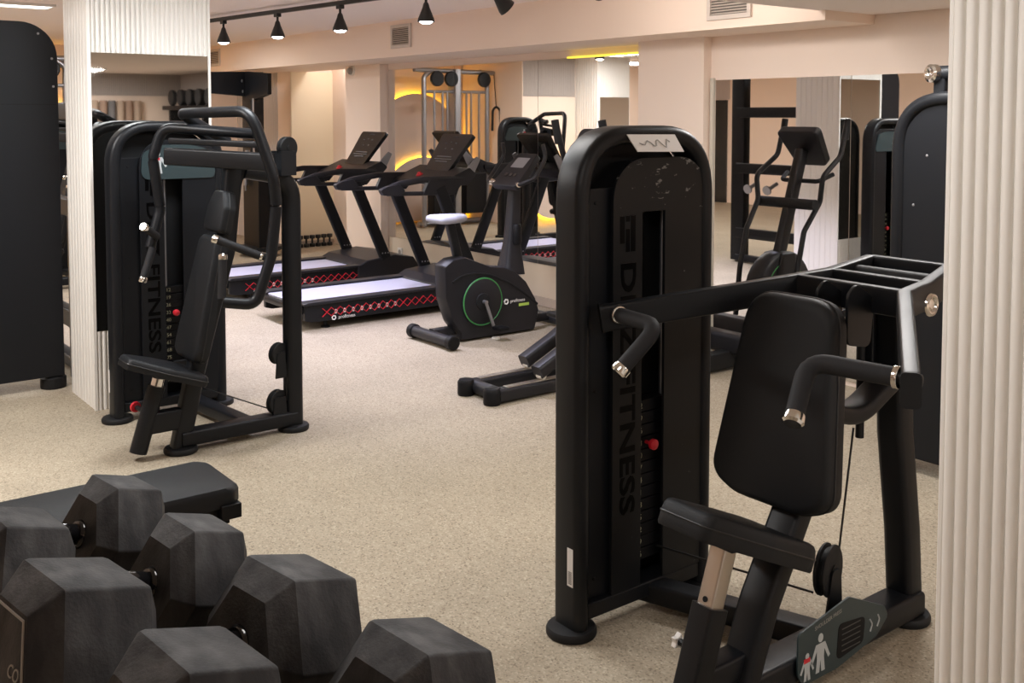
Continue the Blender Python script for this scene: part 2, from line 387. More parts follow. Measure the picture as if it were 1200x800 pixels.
# track with spot lamps
TA, TB = V((-9.3, 3.16, 2.385)), V((-3.6, 3.80, 2.385))
b = MB(); b.bar(TA, TB, .034, .03, .004); tag(b.build('light_track', 'lamp_black'), 'long black light track running across the ceiling', 'light track')
def track_at(x):
    lo, hi = 0., 1.
    for _ in range(50):
        m = (lo + hi) / 2; p = TA.lerp(TB, m) - CAM
        fw = -math.sin(YAW)*p.x + math.cos(YAW)*p.y; r = math.cos(YAW)*p.x + math.sin(YAW)*p.y
        if 600 + F_PX * r / fw < x: lo = m
        else: hi = m
    return TA.lerp(TB, lo)
lamps = ((264, 'first from the left'), (327, 'second from the left'), (400, 'third from the left'),
         (500, 'fourth from the left'), (578, 'unlit, fifth from the left'), (690, 'added to light the plain pillar'), (800, 'added to light the right mirror wall'))  # last two are out of view, added to brighten the wall
for i, (x, wh) in enumerate(lamps):
    p = track_at(x); t = thing('spot_lamp', 'black cone spot lamp on the track, ' + wh, 'spot lamp', p, 'spot lamps on the ceiling track')
    d = .0 if i < 4 else .02
    b = MB(); b.box(p + V((0,0,-.028)), (.06, .036, .026)); b.cyl(p + V((0,0,-.04)), p + V((0,0,-.075)), .009); b.build('adapter', 'lamp_black', t, bev=.002)
    tip = V((0, .0, -1)) if i < 4 else V((.15, .75, -.65)).normalized() if i == 4 else V((-.25, .9, -.32)).normalized() if i == 5 else V((.35, .9, -.32)).normalized()
    o = p + V((0,0,-.07))
    b = MB(); b.lathe(o, tip, [(.012,0),(.018,.012),(.024,.035),(.052,.105),(.055,.125),(.050,.125),(.046,.108),(.02,.06)]); b.build('shade', 'lamp_black', t)
    if i != 4:
        b = MB(); b.lathe(o, tip, [(.001,.105),(.040,.105),(.044,.122),(.030,.134),(.008,.138)]); b.build('bulb', 'lamp_glow', t)
        L = bpy.data.lights.new('spot_lamp_light', 'SPOT'); L.energy = 150 if i < 4 else (17 if i == 5 else 9); L.spot_size = math.radians(96 if i < 4 else 140); L.spot_blend = .55; L.shadow_soft_size = .05; L.color = (.80, .79, 1.0) if i < 4 else (1, .93, .88)
        lo = bpy.data.objects.new('spot_lamp_light', L); COL.objects.link(lo); lo.parent = t; lo.location = V((0, 0, -.07)) + tip*.16; lo.rotation_euler = (-tip).to_track_quat('Z', 'Y').to_euler()
# flush ceiling lights
def ceiling_light(x, y, z, sx, sy, power, label, color=(1, .975, .955)):
    t = thing('ceiling_light', label, 'ceiling light', (x, y, z), 'flush ceiling lights')
    b = MB(); w = .02
    b.bb(x-sx/2-w, x+sx/2+w, y-sy/2-w, y-sy/2, z-.02, z); b.bb(x-sx/2-w, x+sx/2+w, y+sy/2, y+sy/2+w, z-.02, z)
    b.bb(x-sx/2-w, x-sx/2, y-sy/2, y+sy/2, z-.02, z); b.bb(x+sx/2, x+sx/2+w, y-sy/2, y+sy/2, z-.02, z); b.build('frame', 'white_plastic', t, bev=.003)
    b = MB(); b.bb(x-sx/2, x+sx/2, y-sy/2, y+sy/2, z-.012, z-.002); b.build('diffuser', 'panel_glow', t)
    L = bpy.data.lights.new('ceiling_light_lamp', 'AREA'); L.shape = 'RECTANGLE'; L.size = sx; L.size_y = sy; L.energy = power; L.color = color
    lo = bpy.data.objects.new('ceiling_light_lamp', L); COL.objects.link(lo); lo.parent = t; lo.location = (0, 0, -.022)
ceiling_light(-8.43, 1.55, 2.43, .22, .9, 26, 'slim bright ceiling light above the tall black panel')
for x, y, z, sx, sy, pw, lb in (
    (-4.45, 1.9, 2.43, .6, .6, 34, 'square ceiling light above the left press machine'),
    (-5.0, .2, 2.43, .6, .6, 74, 'added square ceiling light above the flat bench'),  # from here on: panels out of view, added to light the room
    (-10.6, 3.4, 2.43, .6, .6, 34, 'added square ceiling light above the far left end of the gym'),
    (-10.2, 1.2, 2.43, .6, .6, 40, 'added square ceiling light by the far left column'),
    (-8.0, -.6, 2.43, .6, .6, 40, 'added square ceiling light above the middle of the gym behind the panel'),
    (-10.7, 5.77, 2.43, .5, .16, 4.5, 'slim light added behind the beam to brighten the recess'),  # unseen lamp added to brighten the cream side of the recess
    (-11.9, -.8, 2.43, .6, .6, 36, 'added square ceiling light in the far left corner'),
    (-1.15, .85, 2.165, .5, .5, 9, 'added square light in the lowered ceiling above the dumbbells'),
    (-2.4, 3.75, 2.165, .5, .5, 30, 'added square light in the lowered ceiling above the tall machine on the right'),
    (-3.05, 2.0, 2.165, .5, .5, 8, 'added square light in the lowered ceiling between the two press machines'),
    (1.9, 3.4, 2.165, .6, .6, 60, 'added square light in the lowered ceiling right of the fluted pier'),
    (.6, -2.2, 2.165, .6, .6, 7, 'added square light in the lowered ceiling at the near end of the gym')):
    ceiling_light(x, y, z, sx, sy, pw, lb, (.90, .96, 1.0) if abs(x+4.45) < .01 else (1, .975, .955))
# dome sensor on the pilaster, socket under the mirror
t = thing('dome_sensor', 'small white dome sensor high on the pilaster beside the left treadmill', 'sensor', (-9.66, 5.29, 2.06))
b = MB(); b.lathe((-9.66, 5.29, 2.06), (0,-1,0), [(.05,0),(.05,.02),(.045,.026)]); b.build('base', 'white_plastic', t)
b = MB(); b.lathe((-9.66, 5.264, 2.06), (0,-1,-.35), [(.04,0),(.038,.015),(.028,.032),(.01,.041)]); b.build('dome', 'label_grey', t)
t = thing('wall_socket', 'white wall socket under the mirror between the treadmills', 'socket', (-8.87, YA-.008, .21))
b = MB(); b.box((-8.87, YA-.013, .21), (.085,.012,.085)); b.build('plate', 'white_plastic', t, bev=.003)
b = MB(); b.lathe((-8.87, YA-.018, .21), (0,-1,0), [(.024,0),(.024,.003),(.02,.003)]); b.build('outlet', 'label_grey', t)
# halo lit panels on the far wall: part circles standing on the floor
def wall_disc(y, z, r, x, lb):
    t = thing('wall_disc', lb, 'wall lamp', (x, y, .02), 'halo lit wall panels')
    n = 60; arc = [(y + r*math.cos(2*PI*i/n), z + r*math.sin(2*PI*i/n)) for i in range(n)]
    poly = arc
    if z - r < .03:
        a0 = -math.asin((z - .03)/r); poly = [(y + r*math.cos(a0 + (PI-2*a0)*i/n), z + r*math.sin(a0 + (PI-2*a0)*i/n)) for i in range(n+1)]
    b = MB(); b.prism(poly, (x+.05,0,0), (0,1,0), (0,0,1), .03); b.build('panel', 'panel_disc', t)
    b = MB(); ins = [(y + (p-y)*.985, z + (q-z)*.985) for p, q in poly]; b.sweep([(x+.026, p, q) for p, q in ins], circle(.018, 6), up=(1,0,0), closed=(poly is arc)); b.build('halo', 'led_yellow', t)
    b = MB(); b.bb(x, x+.052, y-r*.4, y+r*.4, max(.03, z-r*.4), z+r*.4); b.build('spacer', 'panel_disc', t)
for a in ((2.55, .22, .75, -12.90, 'low grey wall panel with yellow halo behind the cable crossover'),
          (.60, 1.05, 1.0, -12.98, 'large grey wall panel with yellow halo right of the cable crossover'),
          (1.25, .55, .46, -11.48, 'grey wall panel with yellow halo near the far column'),
          (2.64, 1.17, .74, -12.98, 'round grey wall panel with yellow halo above the low one behind the crossover')): wall_disc(*a)
# ================================================================== SELECTORISED PRESS MACHINES
def foot_pad(t, x, y, r=.079):
    b = MB(); b.lathe((x, y, 0), (0,0,1), [(r*.96,0),(r,.006),(r,.018),(r*.93,.026),(r*.6,.03)]); b.build('foot_pad', 'powder_soft', t)
def tower(t, Xf, Y0, Y1, H, dx=.12, tube=.056, rad=.20, worn=False, big=True):
    """arched weight tower; its decorated face looks along +x"""
    Xc = Xf - dx/2; i = tube/2
    path = fillet([(Xc,Y0+i,.02),(Xc,Y0+i,H-i),(Xc,Y1-i,H-i),(Xc,Y1-i,.02)], rad, 10)
    b = MB(); b.sweep(path, rrect(dx, tube, .024, 4), up=(-1,0,0)); 
    # outline x must follow the depth: sweep with up along -x puts outline y on x
    b = MB(); b.sweep(path, [(q, p) for p, q in rrect(dx, tube, .024, 4)][::-1], up=(1,0,0)); b.build('arch_frame', 'powder', t)
    for y in (Y0+i, Y1-i): foot_pad(t, Xc, y)
    a0, a1 = Y0+tube-.004, Y1-tube+.004
    # rear sheet and flat side sheet
    W = a1 - a0; rr = .16
    def arch(y0, y1, z0, z1, r):
        out = [(y0, z0), (y1, z0)]
        for k in range(9): a = PI/2*k/8; out.append((y1 - r + r*math.cos(a), z1 - r + r*math.sin(a)))
        for k in range(9): a = PI/2 + PI/2*k/8; out.append((y0 + r + r*math.cos(a), z1 - r + r*math.sin(a)))
        return out
    b = MB(); b.prism(arch(a0, a1, .1, H-tube+.004, rr), (Xf-dx+.012, 0, 0), (0,1,0), (0,0,1), .004); b.build('rear_cover', 'powder_soft', t)
    b = MB(); b.bb(Xf-.038, Xf-.034, a0, Y0+.205, .1, H-.19); b.build('side_cover', 'cover', t, bev=.001)
    b = MB()
    for z in (.16, .75, H-.235): b.lathe((Xf-.034, a0+.045, z), (1,0,0), [(.006,0),(.006,.002),(.003,.003)], 10)
    b.build('screw', 'plate_dark', t)
    # front cover with its weight window
    f0, f1 = Y0+.150, Y1-.030; s0, s1 = Y0+.275, Y0+.375; zt = H-.10; zw = H-.27; r = .13
    poly = [(f0, .1), (s0, .1), (s0, zw), (s1, zw), (s1, .1), (f1, .1)]
    for k in range(9): a = PI/2*k/8; poly.append((f1 - r + r*math.cos(a), zt - r + r*math.sin(a)))
    for k in range(9): a = PI/2 + PI/2*k/8; poly.append((f0 + r + r*math.cos(a), zt - r + r*math.sin(a)))
    b = MB(); b.prism(poly, (Xf-.022, 0, 0), (0,1,0), (0,0,1), .012); fc = b.build('front_cover', 'cover_scuffed' if worn else 'cover', t, bev=.0015)
    X = Xf - .0095
    b = MB(); b.text('DHZ FITNESS', .088, (X, (f0+s0)/2 - .002, .745), (0,0,-1), (0,1,0), .0006, sx=1.54, bold=.0022)
    zl = 1.287; y = (f0+s0)/2 - .002
    b.build('lettering', 'gloss_print', fc, label='glossy black vertical lettering')
    for q0, q1, z0, z1 in ((-.033,-.014,0,.085), (-.008,.008,0,.018), (-.008,.008,.040,.112), (.013,.032,0,.112)):      # emblem of upright bars
        b = MB(); b.bb(X-.0006, X+.0006, y+q0, y+q1, zl-z1, zl-z0); b.build('emblem_bar', 'gloss_print', fc)
    # stack
    wy0, wy1 = s0-.03, s1+.10
    for k in range(13):
        z = .16 + k*.0405
        b = MB(); b.bb(Xf-.095, Xf-.045, wy0, wy1, z, z+.037); wp = b.build('weight_plate', 'plate_dark', t, bev=.002)
        b = MB(); b.text(str(96-7*k), .026, (Xf-.0445, s0+.026, z+.0185), (0,1,0), (0,0,1), .0003); b.build('number_label', 'number_ink', wp)
    for y in (s0+.02, s1+.05):
        b = MB(); b.cyl((Xf-.07, y, .68), (Xf-.07, y, H-.22), .009, 12); b.build('guide_rod', 'silver', t)
    b = MB(); b.cyl((Xf-.045, s0+.055, .545), (Xf-.02, s0+.055, .545), .006, 10); b.lathe((Xf-.022, s0+.055, .545), (1,0,0), [(.012,0),(.017,.006),(.017,.018),(.008,.024)], 16)
    b.build('selector_pin', 'red', t, label='red weight selector pin')
    b = MB(); b.bb(Xc-.05, Xc+.05, a0, a1, .05, .10); b.build('base_rail', 'powder', t, bev=.006)
    return Xc
def pulley(t, c, ax, r, parent=None):
    c = V(c); ax = V(ax).normalized(); b = MB()
    b.lathe(c - ax*.018, ax, [(r*.94,0),(r,.003),(r,.009),(r*.86,.013),(r*.86,.023),(r,.027),(r,.033),(r*.94,.036)], 28)
    b.lathe(c - ax*.021, ax, [(r*.26,0),(r*.26,.042)], 14)
    return b.build('pulley', 'powder_soft', t)
def pad(t, name, poly, o, u, v, th, m='vinyl', seam=True):
    """cushion: rounded slab grown from its back plane"""
    b = MB(); b.prism(poly, o, u, v, th, [(.985,0),(1.0,.006),(1.0,th*.55),(.985,th*.8),(.95,th*.95),(.90,th)]); p = b.build(name, m, t, smooth=60)
    if seam:
        w = V(u).normalized().cross(V(v).normalized()); cx = sum(q[0] for q in poly)/len(poly); cy = sum(q[1] for q in poly)/len(poly)
        pts = [V(o) + V(u).normalized()*(cx+(q[0]-cx)*1.003) + V(v).normalized()*(cy+(q[1]-cy)*1.003) + w*th*.5 for q in poly]
        b = MB(); b.sweep(pts, circle(.0028, 6), up=w, closed=True); b.build('seam', 'vinyl_seam', p)
    return p
def round_poly(pts, rad, n=6):
    """rounded closed polygon in 2-D"""
    out = []; m = len(pts)
    for i in range(m):
        a, b, c = V((*pts[i-1],0)), V((*pts[i],0)), V((*pts[(i+1)%m],0)); r = rad[i] if isinstance(rad,(list,tuple)) else rad
        u, v = a-b, c-b; lu, lv = u.length, v.length; u.normalize(); v.normalize(); ang = u.angle(v)
        t = min(r/math.tan(ang/2), lu*.49, lv*.49); p, q = b+u*t, b+v*t
        for k in range(n+1):
            s = k/n; w = p*(1-s)**2 + b*2*s*(1-s) + q*s*s; out.append((w.x, w.y))
    return out
def handle(t, pts, r=.023, bend=.05, collar=True):
    """padded grip on a bent steel bar with polished ends"""
    pts = [V(p) for p in pts]
    h = MB().tube(pts, r, 14, bend).build('grip', 'grip', t, smooth=60)
    d = (pts[-1]-pts[-2]).normalized(); b = MB(); b.lathe(pts[-1]-d*.004, d, [(r*1.08,0),(r*1.14,.003),(r*1.14,.020),(r*.9,.026)], 20); b.build('end_cap', 'chrome', h, label='polished metal end cap')
    if collar:
        d = (pts[1]-pts[0]).normalized(); b = MB(); b.lathe(pts[0]-d*.012, d, [(r*1.1,0),(r*1.16,.002),(r*1.16,.012),(r*1.02,.014)], 20); b.build('collar', 'chrome', h, label='polished metal collar')
        b = MB(); b.cyl(pts[0]-d*.06, pts[0]-d*.01, r*.72, 14); b.build('stem', 'powder', h)
    return h
def figure(b, o, u, v, k, arms=(.25, .3)):
    """little standing person pictogram"""
    o, u, v = V(o), V(u), V(v)
    def P(x, y): return (x*k, y*k)
    b.prism([P(.11*math.cos(a*PI/6), .93+.12*math.sin(a*PI/6)) for a in range(12)], o, u, v, .0008)
    b.prism([P(*q) for q in ((-.2,.78),(.2,.78),(.42,.35),(.34,.3),(.17,.6),(.15,.38),(.2,0),(.05,0),(0,.32),(-.05,0),(-.2,0),(-.15,.38),(-.17,.6),(-.34,.3),(-.42,.35))], o, u, v, .0008)

# ---------------------------------------------------------------- right press machine
M1 = -1.75
rp = thing('press_machine', 'large black seated shoulder press machine in the right foreground with scuffed weight tower', 'exercise machine', (-1.95, 2.4, 0))
Xf = -2.275
tower(rp, Xf, 1.995, 2.595, 1.565, worn=True)
# info card leaning under the arch
b = MB(); c0, c1, c2, c3 = atx(734,158,Xf+.0), atx(790,158,Xf+.0), atx(801,178,Xf+.03), atx(747,178,Xf+.03)
n = (c1-c0).cross(c3-c0).normalized()*.003
b.add([c0,c1,c2,c3,c0-n,c1-n,c2-n,c3-n], [(0,1,2,3),(7,6,5,4),(0,4,5,1),(1,5,6,2),(2,6,7,3),(3,7,4,0)]); ic = b.build('info_card', 'sticker', rp, label='pale information card')
b = MB(); u = (c1-c0).normalized(); v = (c3-c0).normalized(); n_ = u.cross(v)
pts = [c0.lerp(c1, .14+.66*k/14).lerp(c3.lerp(c2, .14+.66*k/14), .5+.16*math.sin(k*1.3)+.08*math.sin(k*4.7)) - n_*.0012*0 for k in range(15)]
for p, q in zip(pts, pts[1:]): b.bar(p + V((.0042,0,.0010)), q + V((.0042,0,.0010)), .004, .001, .0004, up=n_)
b.build('drawing', 'label_grey', ic)
# serial sticker on the near post
q = aty(668, 665, 1.9945); b = MB(); b.box(q, (.026, .001, .118)); st = b.build('serial_sticker', 'sticker', rp, label='white barcode sticker')
b = MB()
for k in range(9): b.box(q + V((0,-.0008,-.05+k*.0045)), (.016,.0006,.002))
b.build('barcode', 'ink', st)
# base
b = MB(); b.bar((M1,2.10,.065),(M1,2.94,.065),.10,.075,.012); b.build('base_beam', 'powder', rp)
b = MB(); b.bar((-2.335,2.335,.058),(M1,2.535,.058),.085,.065,.012); b.build('cross_beam', 'powder', rp)
foot_pad(rp, M1, 2.10); foot_pad(rp, -1.76, 2.925)
b = MB(); b.sweep(fillet([(M1-.01,2.925,.02),(M1-.01,2.90,.30),(M1-.01,2.85,.62),(M1-.01,2.83,1.06)], .25), rrect(.090,.085,.02), up=(0,1,0)); b.build('rear_post', 'powder', rp)
b = MB(); b.sweep(fillet([(M1,2.085,.02),(M1,2.19,.27),(M1,2.345,.52),(M1,2.49,1.02)], .2), rrect(.100,.065,.015), up=(0,1,0)); b.build('seat_post', 'powder', rp)
b = MB(); b.sweep(fillet([(M1,2.40,.78),(M1,2.60,.71),(M1,2.80,.80)], .2), rrect(.05,.085,.012), up=(1,0,0)); b.build('back_strut', 'powder', rp)
b = MB(); b.bb(M1-.105,M1-.045,2.775,2.83,.80,1.05); b.bb(M1-.105,M1+.05,2.77,2.84,.79,.83); b.build('pivot_block', 'powder', rp, bev=.006)
b = MB(); b.cyl((M1-.075,2.76,.60),(M1-.075,2.76,1.02),.013,12); b.build('link_rod', 'powder_soft', rp)
# backrest
bo = V((M1-.045, 2.325, .505)); bv = V((0,.185,.983)).normalized(); bu = V((-1,0,0))
poly = round_poly([(-.205,.035),(-.11,-.002),(.11,-.002),(.205,.035),(.145,.585),(-.145,.585)], [.09,.15,.15,.09,.09,.09])
pad(rp, 'backrest', poly, bo, V((1,0,0)), bv, .075)
for s in (-.05, .05):
    b = MB(); b.prism(round_poly([(-.01,0),(.10,-.02),(.115,.12),(.03,.17),(-.01,.14)], .03), V((M1+.03+s, 2.455, .96)), (0,1,0), (0,0,1), .01); b.build('backrest_bracket', 'powder', rp, bev=.002)
b = MB(); b.bb(M1-.06,M1+.06,2.34,2.355,.55,.60); b.bb(M1-.06,M1+.06,2.425,2.44,.92,.97); b.build('backrest_mount', 'powder_soft', rp)
# seat, its polished post and sleeve
so = V((M1-.01, 2.365, .402)); sv = V((0,-.915,.403)).normalized()
poly = round_poly([(-.14,.07),(.14,.07),(.125,.27),(.085,.50),(-.085,.50),(-.125,.27)], [.05,.05,.08,.03,.03,.08])
pad(rp, 'seat', [(-x, y) for x, y in poly][::-1], so + V((0,-.026,-.060)), V((-1,0,0)), sv, .072)
b = MB(); b.bar((M1-.01,2.06,.47),(M1-.01,1.965,.20),.052,.052,.006,up=(0,1,0)); po = b.build('seat_tube', 'steel', rp, label='brushed steel seat tube')
b = MB()
for k in (.52,.64): 
    p = V((M1-.01,2.06,.47)).lerp(V((M1-.01,1.965,.20)), k); b.lathe(p + V((0,-.0255,.009)), (0,-.943,.332), [(.0075,-.002),(.0075,.0015)], 14)
b.build('adjustment_hole', 'plate_dark', po)
b = MB(); b.bar((M1-.01,2.005,.315),(M1-.01,1.905,.03),.072,.072,.008,up=(0,1,0)); b.build('seat_sleeve', 'powder', rp)
b = MB(); b.bar((M1-.01,1.95,.13),(M1-.01,2.14,.13),.07,.07,.01); b.build('sleeve_strut', 'powder', rp)
kn = atx(797, 752, M1-.10); b = MB(); b.cyl(kn, V((M1-.04, kn.y, kn.z)), .010, 12); b.build('knob_shaft', 'powder', rp)
b = MB(); b.prism([(.023*(1 if i % 2 == 0 else .55)*math.cos(PI*i/5), .023*(1 if i % 2 == 0 else .55)*math.sin(PI*i/5)) for i in range(10)], kn, (0,1,0), (0,0,1), -.018); b.build('star_knob', 'white_plastic', rp, bev=.003, label='white star knob')
b = MB(); b.prism([(-.05,-.02),(.05,-.02),(.06,.02),(-.06,.02)], V((M1-.01, 2.05, .465)), (1,0,0), (0,1,0), .02); b.build('seat_bracket', 'powder', rp)
# pulley and cables
pulley(rp, (M1-.02, 2.53, .262), (1,.25,.0), .076)
for s in (.006,):
    b = MB(); b.prism(round_poly([(-.06,0),(.03,0),(.018,.185),(-.022,.185)], .015), (M1+s, 2.53, .09), (0,1,0), (0,0,1), .007); b.build('pulley_bracket', 'powder', rp)
b = MB(); b.tube([(-2.30,2.36,.20),(M1-.02,2.46,.215)], .0035, 6); b.tube([(M1-.02,2.58,.29),(M1-.03,2.66,.66)], .0035, 6); b.build('cable', 'cable', rp)
# pictogram plate on the base beam
pl = [(2.285,.175),(2.52,.215),(2.70,.135),(2.72,.10),(2.66,.055),(2.47,-.0+.022),(2.31,.022),(2.285,.06)]
PXp = M1 + .055
b = MB(); b.prism(round_poly(pl, .02), (PXp,0,0), (0,1,0), (0,0,1), .006); ip = b.build('instruction_plate', 'teal', rp, bev=.001, label='dark teal pictogram plate')
b = MB(); figure(b, (PXp+.0065, 2.385, .04), (0,1,0), (0,0,1), .105); figure(b, (PXp+.0065, 2.325, .034), (0,1,0), (0,0,1), .075); b.build('figures', 'figure', ip)
b = MB(); b.bb(PXp+.0066, PXp+.0074, 2.31, 2.338, .085, .098); b.build('muscle_mark', 'red', ip)
b = MB(); b.prism(round_poly([(2.46,.045),(2.59,.06),(2.60,.135),(2.47,.15)], .02), (PXp+.006,0,0), (0,1,0), (0,0,1), .0008); b.build('text_block', 'plate_dark', ip)
b = MB()
for k in range(5): b.bb(PXp+.0068, PXp+.0074, 2.485, 2.575, .064+k*.016, .067+k*.016)
b.build('small_print', 'ink', ip)
for q in ([(2.625,.08),(2.635,.10),(2.622,.118)], [(2.66,.085),(2.672,.105),(2.663,.12)]):
    b = MB(); b.tube([(PXp+.007, *p) for p in q], .0024, 6, .01); b.build('arm_diagram', 'figure', ip)
b = MB(); b.text('SHOULDER PRESS', .016, (PXp+.0068, 2.42, .178), V((0,1,.13)), (0,0,1), .0003); b.build('heading', 'label_grey', ip)
# lever frame
HB = .042
def LP(x, y, z): return V((x, y, z - HB))
A = (.132, 2.895, 1.155); B = (.16, 2.72, 1.125); C = (.18, 2.575, 1.118); D = (.505, 2.075, 1.030)
for s in (-1, 1):
    pts = [LP(M1 + s*p[0], p[1], p[2]) for p in (A, B, C, D)]
    b = MB(); b.sweep(pts, rrect(.042, .080, .008), up=(0,0,1)); la = b.build('lever_arm', 'powder', rp)
    dd = (pts[3]-pts[2]).normalized(); b = MB(); b.sweep([pts[3], pts[3]+dd*.008], rrect(.046,.086,.012), up=(0,0,1)); b.build('arm_end', 'powder_soft', la)
    roots = [V((M1+s*.452, 2.095, 1.003)), V((M1+s*.25, 2.05, 1.008)), V((M1+s*.288, 1.95, .900))]
    handle(la, roots)
    b = MB(); o = V((M1+s*(.165+.0), 2.70, 1.06)); b.torus(o + V((s*.022,0,0)), (1,0,0), .026, .008, 24, 8); b.lathe(o + V((s*.018,0,0)), (s,0,0), [(.02,0),(.02,.004),(.012,.007)]); b.build('pivot_bushing', 'chrome', la, label='polished pivot bushing')
for p in (A, B, C):
    b = MB(); b.bar(LP(M1-p[0], p[1], p[2]), LP(M1+p[0], p[1], p[2]), .036, .078, .007); b.build('crossbar', 'powder', rp)
b = MB(); b.cyl((M1-.135,2.81,1.105),(M1+.135,2.81,1.105), .024, 20); b.build('pivot_tube', 'powder_soft', rp)

# ---------------------------------------------------------------- left press machine
M2 = -4.755
lp = thing('press_machine', 'black chest press machine with looping lever arms, beside the white fluted column', 'exercise machine', (-5.05, 1.9, 0))
Xl = -5.375
tower(lp, Xl, 1.545, 2.15, 1.565)
b = MB(); b.prism(round_poly([(1.70,1.26),(2.09,1.26),(2.10,1.30),(2.05,1.42),(1.95,1.44),(1.80,1.44),(1.71,1.40)], .05), (Xl-.008,0,0), (0,1,0), (0,0,1), .005); tp = b.build('instruction_plate', 'teal', lp, label='dark teal pictogram plate')
b = MB(); figure(b, (Xl-.0028, 1.79, 1.29), (0,1,0), (0,0,1), .11); b.build('figures', 'figure', tp)
b = MB(); b.bb(Xl-.0026, Xl-.0018, 1.765, 1.80, 1.36, 1.375); b.build('muscle_mark', 'red', tp)
q = aty(122, 467, 1.5445); q.x = -5.47; b = MB(); b.box((q.x, 1.5443, .21), (.026,.001,.12)); b.build('serial_sticker', 'sticker', lp, label='white barcode sticker')
b = MB(); b.bar((M2,1.66,.065),(M2,2.25,.065),.09,.07,.012); b.build('base_beam', 'powder', lp)
b = MB(); b.bar((-5.43,1.95,.058),(M2,2.02,.058),.08,.06,.012); b.build('cross_beam', 'powder', lp)
foot_pad(lp, M2, 1.665); foot_pad(lp, M2, 2.245)
b = MB(); b.sweep(fillet([(M2,2.245,.02),(M2,2.245,1.285),(M2,2.00,1.33)], .16, 8), rrect(.085,.085,.025), up=(1,0,0)); b.build('rear_post', 'powder', lp)
b = MB(); b.sweep(fillet([(M2,1.66,.02),(M2,1.735,.36),(M2,1.90,.95),(M2,1.95,1.40)], .2), rrect(.085,.07,.015), up=(1,0,0)); b.build('seat_post', 'powder', lp)
sv = V((0,-.94,.335)).normalized()
pad(lp, 'seat', [(-x, y) for x, y in round_poly([(-.16,0),(.16,0),(.15,.2),(.07,.37),(-.07,.37),(-.15,.2)], [.04,.04,.06,.03,.03,.06])][::-1], (M2, 1.745, .325), V((-1,0,0)), sv, .052)
b = MB(); b.cyl((M2,1.565,.37),(M2,1.55,.315),.030,18); b.build('seat_tube', 'chrome', lp, label='polished seat tube')
b = MB(); b.cyl((M2,1.556,.335),(M2,1.465,.035),.040,18); b.build('seat_sleeve', 'powder', lp)
b = MB(); b.bar((M2,1.50,.165),(M2,1.69,.165),.06,.10,.012); b.build('sleeve_strut', 'powder', lp)
kp = V((M2-.12, 1.50, .215)); b = MB(); b.cyl(kp, (M2-.03, 1.515, .21), .011, 12); b.build('knob_shaft', 'powder', lp)
b = MB(); b.lathe(kp, (-1,-.2,0), [(.012,0),(.024,.004),(.026,.014),(.018,.03)]); b.build('pull_knob', 'red', lp, label='red pull knob')
bv = V((0,.22,.975)).normalized()
pad(lp, 'backrest', round_poly([(-.155,0),(.155,0),(.11,.60),(-.11,.60)], [.06,.06,.05,.05]), (M2, 1.745, .43), (1,0,0), bv, .065)
pad(lp, 'head_pad', round_poly([(-.11,0),(.11,0),(.11,.12),(.06,.2),(-.06,.2),(-.11,.12)], [.02,.02,.05,.05,.05,.05]), (M2, 1.885, 1.03), (1,0,0), bv, .06)
# levers
def LX(x, y, X): return atx(x, y, X)
Lp = [V((-4.62,2.02,1.51)), LX(300,157,-4.66), LX(190,149,-5.12), LX(179,185,-5.14), LX(188,245,-5.14), LX(176,290,-5.12)]
b = MB(); b.tube(Lp, .026, 14, [.03,.09,.12,.12]); la = b.build('lever_arm', 'powder', lp, smooth=60)
handle(la, [LX(179,290,-5.10), LX(168,326,-5.08)], .019, 0, False)
handle(la, [LX(184,277,-5.09), LX(170,267,-5.02)], .019, 0, False)
Rp = [V((-5.00,2.02,1.46)), LX(212,133,-4.98), LX(294,130,-4.42), LX(320,205,-4.36), LX(324,240,-4.36), LX(318,300,-4.36), LX(300,357,-4.36), LX(262,354,-4.42)]
b = MB(); b.tube(Rp, .026, 14, [.03,.12,.25,.25,.25,.06]); la = b.build('lever_arm', 'powder', lp, smooth=60)
handle(la, [LX(305,300,-4.39), LX(254,281,-4.47)], .019, 0, True)
handle(la, [LX(260,350,-4.42), LX(261,303,-4.44)], .019, 0, False)
b = MB(); b.bar(LX(196,183,-5.06), LX(318,190,-4.50), .05, .085, .01); b.bar(LX(200,165,-5.04), LX(312,170,-4.52), .03, .03, .006); b.build('yoke_plate', 'powder', lp)
b = MB(); b.bar(LX(286,180,-4.74), LX(262,250,-4.79), .06, .06, .01, up=(0,1,0)); b.build('yoke_link', 'powder', lp)
pulley(lp, (M2+.06,2.20,1.435), (1,.3,0), .055); pulley(lp, (M2,2.17,.40), (1,.3,0), .055); pulley(lp, (M2,2.16,.155), (1,.3,0), .062)
b = MB(); b.prism([(-.03,-.1),(.03,-.1),(.02,.03),(-.02,.03)], (M2+.02,2.17,.38), (0,1,0), (0,0,1), .008); b.build('pulley_bracket', 'powder', lp)
b = MB(); b.prism([(-.04,-.1),(.04,-.1),(.03,.03),(-.03,.03)], (M2+.024,2.16,.155), (0,1,0), (0,0,1), .008); b.build('pulley_bracket', 'powder', lp)
b = MB(); b.bb(M2-.03,M2+.1,2.15,2.23,1.30,1.42); b.build('pulley_bracket', 'powder', lp)
b = MB(); b.tube([(M2+.02,2.23,1.42),(M2+.02,2.21,.40),(M2+.02,2.20,.16)], .0035, 6); b.tube([(-5.40,1.98,.13),(M2,2.13,.12)], .0035, 6); b.build('cable', 'cable', lp)
b = MB(); b.box((-5.30, 1.86, .27), (.03,.06,.07)); b.build('cable_clamp', 'powder_soft', lp)

# a third machine of this family at the far end, seen in the treadmill mirror
far = copy_tree(lp); far['label'] = 'black press machine at the far left end of the gym, reflected in the treadmill mirror'
far.location = (-10.25, 2.55, 0)

